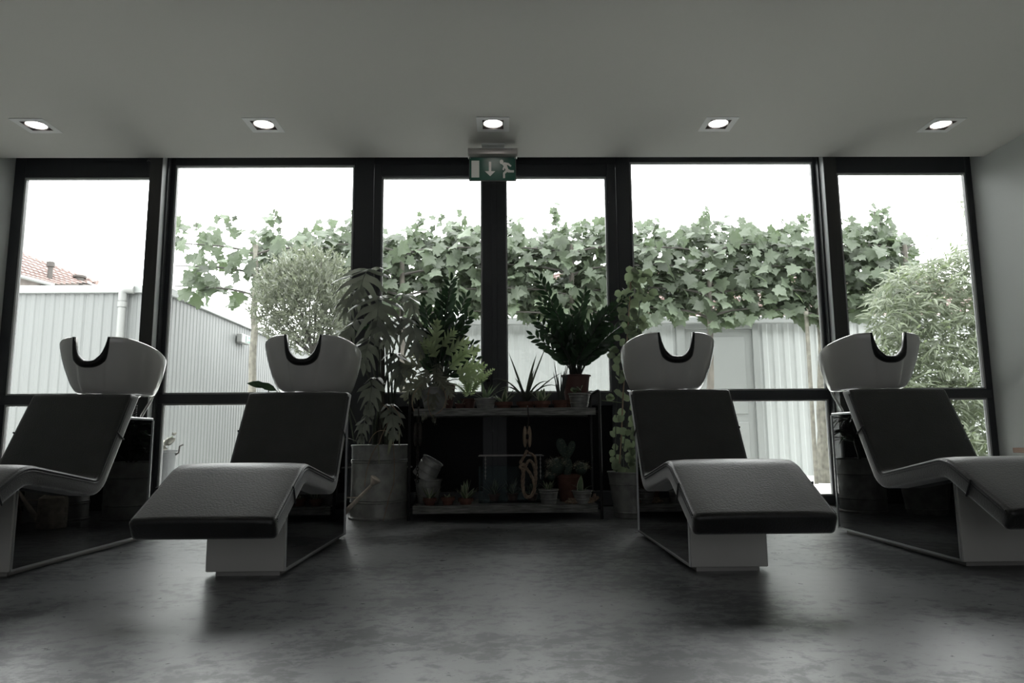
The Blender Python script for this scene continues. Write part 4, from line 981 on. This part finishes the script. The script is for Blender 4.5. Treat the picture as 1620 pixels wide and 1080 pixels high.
# ---- lacy fern
Yf = 5.24; t = thing('small_fern', 'small lacy fern in a dark pot between the zinc bucket and the middle pots', 'plant', (X(741, Yf), Yf, zs1))
top = pot(t, (X(741, Yf), Yf, zs1+.001), .075, .055, .042, M_['plastic_brown'])
for (u, v) in ((728, 590), (740, 580), (752, 584), (765, 582), (772, 590), (766, 598), (735, 600), (748, 572), (722, 606), (776, 584)):
    P1 = atY(u, v, Yf-.08); s0 = top+rv(.01); d = V(((P1.x-s0.x)*.8, P1.y-s0.y, (P1.z-s0.z)*1.1)); split_leaf(s0+d*.25, d, d.length*.85, .034, 12, .15, gap=.42, arch=.45, fdroop=.3, sweep=.3, up=V((0, -1, .5)), wav=0).build('frond', M_['xan'], t, smooth='all')

# ---- small pots on the top shelf
def small(name, u, Y, h, r, m, label, z=None, lift=0, group=None):
    z = zs1 if z is None else z
    t = thing(name, label, 'plant', (X(u, Y), Y, z), group)
    return t, pot(t, (X(u, Y), Y, z+.001), h, r, r*.78, m, ribs=(m is M_['zinc']))
g = 'small potted succulents on the plant stand'
t, c = small('potted_aloe', 768, 5.17, .075, .078, M_['zinc'], 'spiky pale aloe in a wide ribbed zinc pot near the middle of the top shelf', group=g)
rosette(t, c, 13, .17, .012, .5, M_['succ'], (.2, 1.0))
t, c = small('potted_snake_plant', 797, 5.15, .045, .062, M_['terra'], 'cream-edged rosette in a low terracotta pot just right of the ribbed zinc pot', group=g)
rosette(t, c, 12, .135, .019, .15, M_['succ'], (.15, .9), margin=.28)
t, c = small('potted_agave', 832, 5.22, .05, .068, M_['terra'], 'dark plant with long arching sword leaves in a low terracotta pot on the top shelf', group=g)
for (u, v, dr) in ((803, 557, .0), (866, 545, .1), (848, 563, .25), (782, 595, .7), (888, 590, .2), (884, 607, .8), (846, 585, 0), (790, 612, .9), (870, 600, .9), (815, 600, .4)):
    P1 = atY(u, v, 5.14); d = P1-c; strap(c, V((d.x*(1-dr*.25), d.y, d.z+.10*dr+.02)), d.length*(1+.15*dr), .017, dr*1.1, fold=.5).build('leaf', M_['strap'], t, smooth='all')
t, c = small('potted_snake_plant', 857, 5.15, .05, .062, M_['terra'], 'broad cream-edged leaves in a low terracotta pot right of the arching sword leaves', group=g)
rosette(t, c, 10, .14, .022, .05, M_['succ'], (.1, .75), margin=.25)
t, c = small('potted_cylinder_plant', 887, 5.16, .055, .060, M_['terra'], 'terracotta pot of thin upright dark spikes beside the zinc pot on the top shelf', group=g)
for k in range(16):
    a = rnd(0, 2*PI); d = V((math.cos(a)*.28, math.sin(a)*.2, 1)); L = rnd(.14, .34); b = MB(); b.tube([c, c+d*L*.5, c+d*L*.85, c+d*L], [.006, .005, .003, .0006], 6); b.build('spike', M_['strap'], t, smooth=True)
t, c = small('potted_jade_plant', 917, 5.14, .105, .080, M_['zinc'], 'small pale succulent in the banded zinc pot at the right end of the top shelf', group=g)
JL = blade([.0, .3, .38, .3, 0], .1, .2).mesh('leaf', M_['hoya'], smooth='all')
for k in range(16): inst('leaf', JL, t, frame(c+V((rnd(-.05, .03), rnd(-.04, .03), rnd(0, .05))), V((rnd(-1, 1), rnd(-1, .3), rnd(0, .8))), V((rnd(-.4, .4), -.4, 1)), rnd(.03, .05)))
t, c = small('potted_seedling', 727, 5.12, .035, .035, M_['plastic_brown'], 'tiny dark pot with a few short leaves beside the zinc bucket', group=g)
rosette(t, c, 7, .06, .009, .3, M_['succ'], (.3, .9))

# ---- lower shelf
YL = 5.18
t, c = small('potted_succulent', 681, 5.12, .052, .044, M_['terra'], 'small terracotta pot with long pointed leaves in front of the zinc bucket, lower shelf', zs2, group=g)
rosette(t, c, 9, .13, .009, .2, M_['succ'], (.3, 1), margin=.22)
t, c = small('potted_succulent', 709, 5.15, .055, .046, M_['terra'], 'tiny pale rosette in the second terracotta pot from the left, lower shelf', zs2, group=g)
rosette(t, c, 10, .045, .008, .2, M_['succ'], (.5, 1), margin=.3)
t, c = small('potted_snake_plant', 737, 5.17, .045, .052, M_['terra'], 'wide cream-edged snake plant in terracotta left of the glass tank', zs2, group=g)
rosette(t, c, 14, .14, .016, .05, M_['succ'], (.2, .95), margin=.22)
t, c = small('potted_succulent', 866, 5.145, .105, .070, M_['zinc'], 'spiky cream-edged rosette in a ribbed zinc pot right of the glass tank', zs2, group=g)
rosette(t, c, 13, .09, .010, .05, M_['succ'], (.3, 1), margin=.25)
t, c = small('potted_snake_plant', 918, 5.13, .095, .070, M_['zinc'], 'one broad cream-edged leaf in a ribbed zinc pot at the right of the lower shelf', zs2, group=g)
strap(c+V((-.01, 0, 0)), V((.05, -.1, 1)), .125, .030, 0, margin=.14, fold=.35).build('leaf', [M_['succ'], M_['margin']], t, smooth='all')
for d in (V((-1, -.3, .35)), V((1, -.3, .3)), V((.6, .2, .5)), V((-.6, 0, .6))): strap(c, d, .10, .009, .35, margin=.2).build('leaf', [M_['succ'], M_['margin']], t, smooth='all')
t, c = small('potted_cactus', 897, 5.34, .20, .088, M_['terra'], 'prickly pear and hairy round cacti in a terracotta pot on the lower shelf', zs2, group=g)
def pad(p0, p1, wd, thk=.012):
    b = MB(); p0, p1 = V(p0), V(p1); d = p1-p0; L = d.length; m_ = frame((p0+p1)/2, d, V((0, -1, .1)), 1); q = MB(); q.sphere((0, 0, 0), 1, 14)
    b.add([m_ @ V((x.x*wd*(1+.25*x.z), x.z*L/2, x.y*thk)) for x in q.v], q.f); return b
for (a_, c_, wd) in (((898, 756), (896, 722), .040), ((896, 726), (884, 693), .038), ((898, 726), (907, 697), .028)):
    pd = pad(atY(*a_, 5.32), atY(*c_, 5.31), wd).build('cactus_pad', M_['cactus'], t, smooth='all')
    b = MB(); A0, C0 = atY(*a_, 5.30), atY(*c_, 5.295)
    for k in range(26):
        s_ = rnd(.1, .95); p_ = A0.lerp(C0, s_)+V((rnd(-.8, .8)*wd*math.sin(PI*s_), 0, 0)); b.tube([p_, p_+V((rnd(-.01, .01), -.014, rnd(-.01, .01)))], .0006, 3)
    b.build('spines', M_['spine'], pd, kind='stuff')
for (u, v, r) in ((880, 738, .062), (919, 741, .045), (872, 752, .035)):
    p_ = atY(u, v, 5.28); b = MB(); q = MB(); q.sphere((0, 0, 0), r, 22)
    b.add([p_+x*(1+.07*math.cos(11*math.atan2(x.y, x.x))) for x in q.v], q.f); bd = b.build('round_cactus', M_['cactus'], t, smooth='all')
    b = MB()
    for k in range(150):
        d = rv(1).normalized(); d.z = abs(d.z)*.9; b.tube([p_+d*r, p_+d*r*1.25+rv(.012), p_+d*r*1.45+rv(.02)-V((0, 0, .006))], .0006, 3)
    b.build('spines', M_['spine'], bd, kind='stuff')
# zinc buckets, one leaning in the other
ux = X(678, YL+.07); b = MB()
def bucket(name, parent, cc, ax, h, rt, rb):
    b = MB(); b.lathe([(rb, 0), (rb+.004, .004), (rb+(rt-rb)*.33, h*.33), (rb+(rt-rb)*.33+.003, h*.345), (rb+(rt-rb)*.36, h*.36), (rb+(rt-rb)*.7, h*.7), (rb+(rt-rb)*.7+.003, h*.715), (rb+(rt-rb)*.73, h*.73), (rt, h-.008), (rt+.006, h-.006), (rt+.005, h+.002), (rt-.004, h), (rb-.002, .01)], cc, 28, ax=ax)
    return b.build(name, M_['zinc'], parent, smooth=True)
hbk = atY(680, 760, 5.15).z-zs2
o = bucket('zinc_bucket', None, (ux, 5.27, zs2+.001), None, hbk, .098, .072); tag(o, 'upright zinc bucket at the left end of the lower shelf', 'bucket', 'zinc buckets on the lower shelf')
o = bucket('zinc_bucket', None, (ux+.065, 5.24, zs2+hbk+.075), (-.62, -.05, -.80) and (-.48, -.1, .9), .12, .092, .07)
bpy.data.objects.remove(o)
p_ = V((ux-.035, 5.25, zs2+hbk+.015)); o = bucket('zinc_bucket', None, p_, (.50, -.06, .86), .15, .078, .088); tag(o, 'zinc bucket lying tilted on top of the upright bucket', 'bucket', 'zinc buckets on the lower shelf')
# glass tank with plants
tx0, tx1 = X(757, 5.22, 760), X(861, 5.22, 760); tz = atY(800, 721, 5.22).z; ty0, ty1 = 5.225, 5.48
t = thing('glass_tank', 'open glass tank with a thin pale rim in the middle of the lower shelf', 'tank', ((tx0+tx1)/2, 5.29, zs2))
for (nm, q) in (('front', (tx0, tx1, ty0, ty0+.004)), ('back', (tx0, tx1, ty1-.004, ty1)), ('left', (tx0, tx0+.004, ty0+.005, ty1-.005)), ('right', (tx1-.004, tx1, ty0+.005, ty1-.005)), ('base', (tx0+.005, tx1-.005, ty0+.005, ty1-.005))):
    b = MB(); b.box(*q, zs2+.002, tz-.08 if nm != 'base' else zs2+.006); b.build('glass_panel', M_['tank'], t)
b = MB(); b.tube([(tx0, ty0-.004, tz), (tx1, ty0-.004, tz), (tx1, ty1, tz), (tx0, ty1, tz)], .0028, 6, closed=True); b.build('rim', M_['grey'], t, smooth=True)
for (u, y) in ((768, ty0), (855, ty0)):
    b = MB(); x_ = X(u, y, 740); b.tube([(x_, y, tz), (x_, y, tz-.17)], .003, 6)
    for k in range(5): b.lathe([(.0055, 0), (.0055, .012)], (x_, y, tz-.03-k*.03), 8, cap1=True)
    b.build('rim_post', M_['grey'], t, smooth=True)
for (u, y, lab_) in ((781, 5.34, 'dark spiky plant inside the glass tank, left one'), (810, 5.37, 'dark spiky plant inside the glass tank, middle one'), (840, 5.34, 'dark spiky plant inside the glass tank, right one')):
    t, c = small('tank_plant', u, y, .05, .042, M_['plastic_brown'], lab_, zs2+.008, group='plants inside the glass tank'); rosette(t, c, 10, .13, .013, .25, M_['strap'], (.25, .95), margin=.12)

# ---- rope, pulleys, watering can
def ropemesh(path, r, twist=1, name='rope', parent=None):
    b = MB(); n = len(path); L = 0
    for s in range(3):
        q = []; L = 0
        for i, p in enumerate(path):
            if i: L += (path[i]-path[i-1]).length
            tn = (path[min(i+1, n-1)]-path[max(0, i-1)]).normalized(); a = tn.orthogonal().normalized()
            if i: a = (pa-tn*pa.dot(tn)).normalized()
            pa = a; bb = tn.cross(a); ph = L/(r*5.5)*2*PI*.5+s*2*PI/3; q.append(p+(a*math.cos(ph)+bb*math.sin(ph))*r*.5)
        b.tube(q, r*.58, 5)
    return b.build(name, M_['rope'], parent, smooth=True)
def spline(pts, n=8):
    pts = [V(p) for p in pts]; out = []
    for i in range(len(pts)-1):
        p0, p1, p2, p3 = pts[max(0, i-1)], pts[i], pts[i+1], pts[min(len(pts)-1, i+2)]
        for k in range(n):
            t = k/n; out.append(.5*((2*p1)+(p2-p0)*t+(2*p0-5*p1+4*p2-p3)*t*t+(3*p1-p0-3*p2+p3)*t**3))
    return out+[pts[-1]]
Yp = 5.005
def wooden_pulley(name, u, v0, v1, label, m, chain_to=None):
    t = thing(name, label, 'pulley', atY(u, v0, Yp))
    cc = atY(u, (v0+v1)/2, Yp); hgt = (atY(u, v0, Yp).z-atY(u, v1, Yp).z)
    for s in (-1, 1):
        b = MB(); q = MB(); q.sphere((0, 0, 0), 1, 14); b.add([cc+V((s*.016+x.x*.017, x.y*.028, x.z*hgt/2)) for x in q.v], q.f); b.build('cheek', m, t, smooth='all')
    b = MB(); b.lathe([(.024, -.010), (.030, -.010), (.022, 0), (.030, .010), (.024, .010)], cc, 16, ax=(1, 0, 0)); b.build('wheel', M_['iron'], t, smooth=True)
    b = MB(); hk = atY(u+1, 640, Yp); 
    b.tube(spline([(hk.x, YSF+.02, zs1+.006), (hk.x, YSF-.01, zs1+.012), (hk.x, Yp, zs1-.01), (hk.x+.004, Yp, cc.z+hgt/2+.03), (cc.x, Yp, cc.z+hgt/2-.01)]), .0045, 6); b.build('hook', M_['iron'], t, smooth=True)
    if chain_to:
        b = MB(); z = cc.z-hgt/2; k = 0; ze = atY(u, chain_to, Yp).z
        while z > ze:
            lk = [V((cc.x+((.008*math.cos(a)) if k % 2 else 0), Yp+(0 if k % 2 else .008*math.cos(a)), z-.010+.014*math.sin(a))) for a in [2*PI*j/10 for j in range(10)]]
            b.tube(lk, .003, 5, closed=True); z -= .021; k += 1
        b.build('chain', M_['iron'], t, smooth=True)
    return t
wooden_pulley('pulley_block', 834, 673, 708, 'pale wooden pulley block hanging from a hook below the top shelf', M_['wood'])
wooden_pulley('pulley_block', 661, 667, 706, 'dark iron pulley with a chain hanging at the left end of the stand', M_['iron'], 762)
lp = [atY(u, v, Yp+dy) for u, v, dy in ((834, 712, 0), (829, 722, 0), (824, 732, .005), (834, 742, .012), (842, 755, .006), (846, 770, 0), (842, 783, 0), (833, 786, 0), (828, 775, 0), (828, 755, .0), (830, 740, -.012), (838, 728, -.01), (845, 738, 0), (847, 755, .004))]
t = thing('rope_coil', 'knotted loop of natural rope hanging in front of the glass tank', 'rope', atY(834, 786, Yp))
ropemesh(spline(lp), .0115, parent=t)
lp = [atY(u, v, Yp+dy) for u, v, dy in ((836, 716, .01), (846, 722, .012), (848, 740, .014), (847, 765, .014), (840, 784, .014), (831, 782, .014), (826, 765, .012), (827, 745, -.02), (823, 738, -.012), (830, 733, -.01))]
ropemesh(spline(lp), .0105, parent=t)
b = MB(); a_ = atY(834, 706, Yp); b.tube([a_, atY(834, 716, Yp)], .0035, 5); b.build('cord', M_['iron'], t)
t = thing('rope_bundle', 'pink natural rope lying in strands at the right end of the lower shelf', 'rope', (X(918, 5.11), 5.11, zs2))
for k, (dy, dz) in enumerate(((0, 0), (.022, .004), (.006, .020))):
    e = .012*k
    ropemesh(spline([(X(892, 5.11)+e, 5.13+dy, zs2+.012+dz), (X(905, 5.11), 5.10+dy*.6, zs2+.014+dz), (X(922, 5.11), 5.095+dy*.5, zs2+.014+dz), (X(935, 5.11), 5.10+dy, zs2+.022+dz), (X(943, 5.11)-e, 5.115+dy, zs2+.045+dz), (X(940, 5.11)-e, 5.14+dy, zs2+.03)]), .0105, parent=t)
# watering can left of the bin
Yw = 4.84; wc = atY(521, 800, Yw); t = thing('watering_can', 'old pale metal watering can with a long spout beside the large zinc bin', 'watering can', (wc.x, Yw, 0))
b = MB(); b.lathe([(.085, 0), (.088, .006), (.088, .17), (.084, .20), (.05, .225), (.05, .235)], (wc.x, Yw, 0), 24); b.build('body', M_['can'], t, smooth=True)
s0, s1 = V((wc.x+.075, Yw-.03, .05)), atY(588, 767, 4.86); b = MB(); b.tube([s0, s0.lerp(s1, .5), s1], [.019, .014, .0095], 10); b.build('spout', M_['can'], t, smooth=True)
dv = (s1-s0).normalized(); b = MB(); b.lathe([(.009, 0), (.012, .01), (.040, .052), (.040, .056), (.034, .062)], s1-dv*.005, 20, ax=dv+V((0, -.25, .25)), cap1=True); b.build('rose', M_['can'], t, smooth=True)
b = MB(); pb = s0.lerp(s1, .62); b.tube([(wc.x+.04, Yw-.02, pb.z+.002), (pb.x, pb.y, pb.z)], .0045, 6); b.build('brace', M_['can'], t, smooth=True)
b = MB(); b.tube(bez((wc.x-.03, Yw, .22), (wc.x-.06, Yw, .40), (wc.x-.087, Yw, .10), 10), .007, 8); b.build('handle', M_['can'], t, smooth=True)
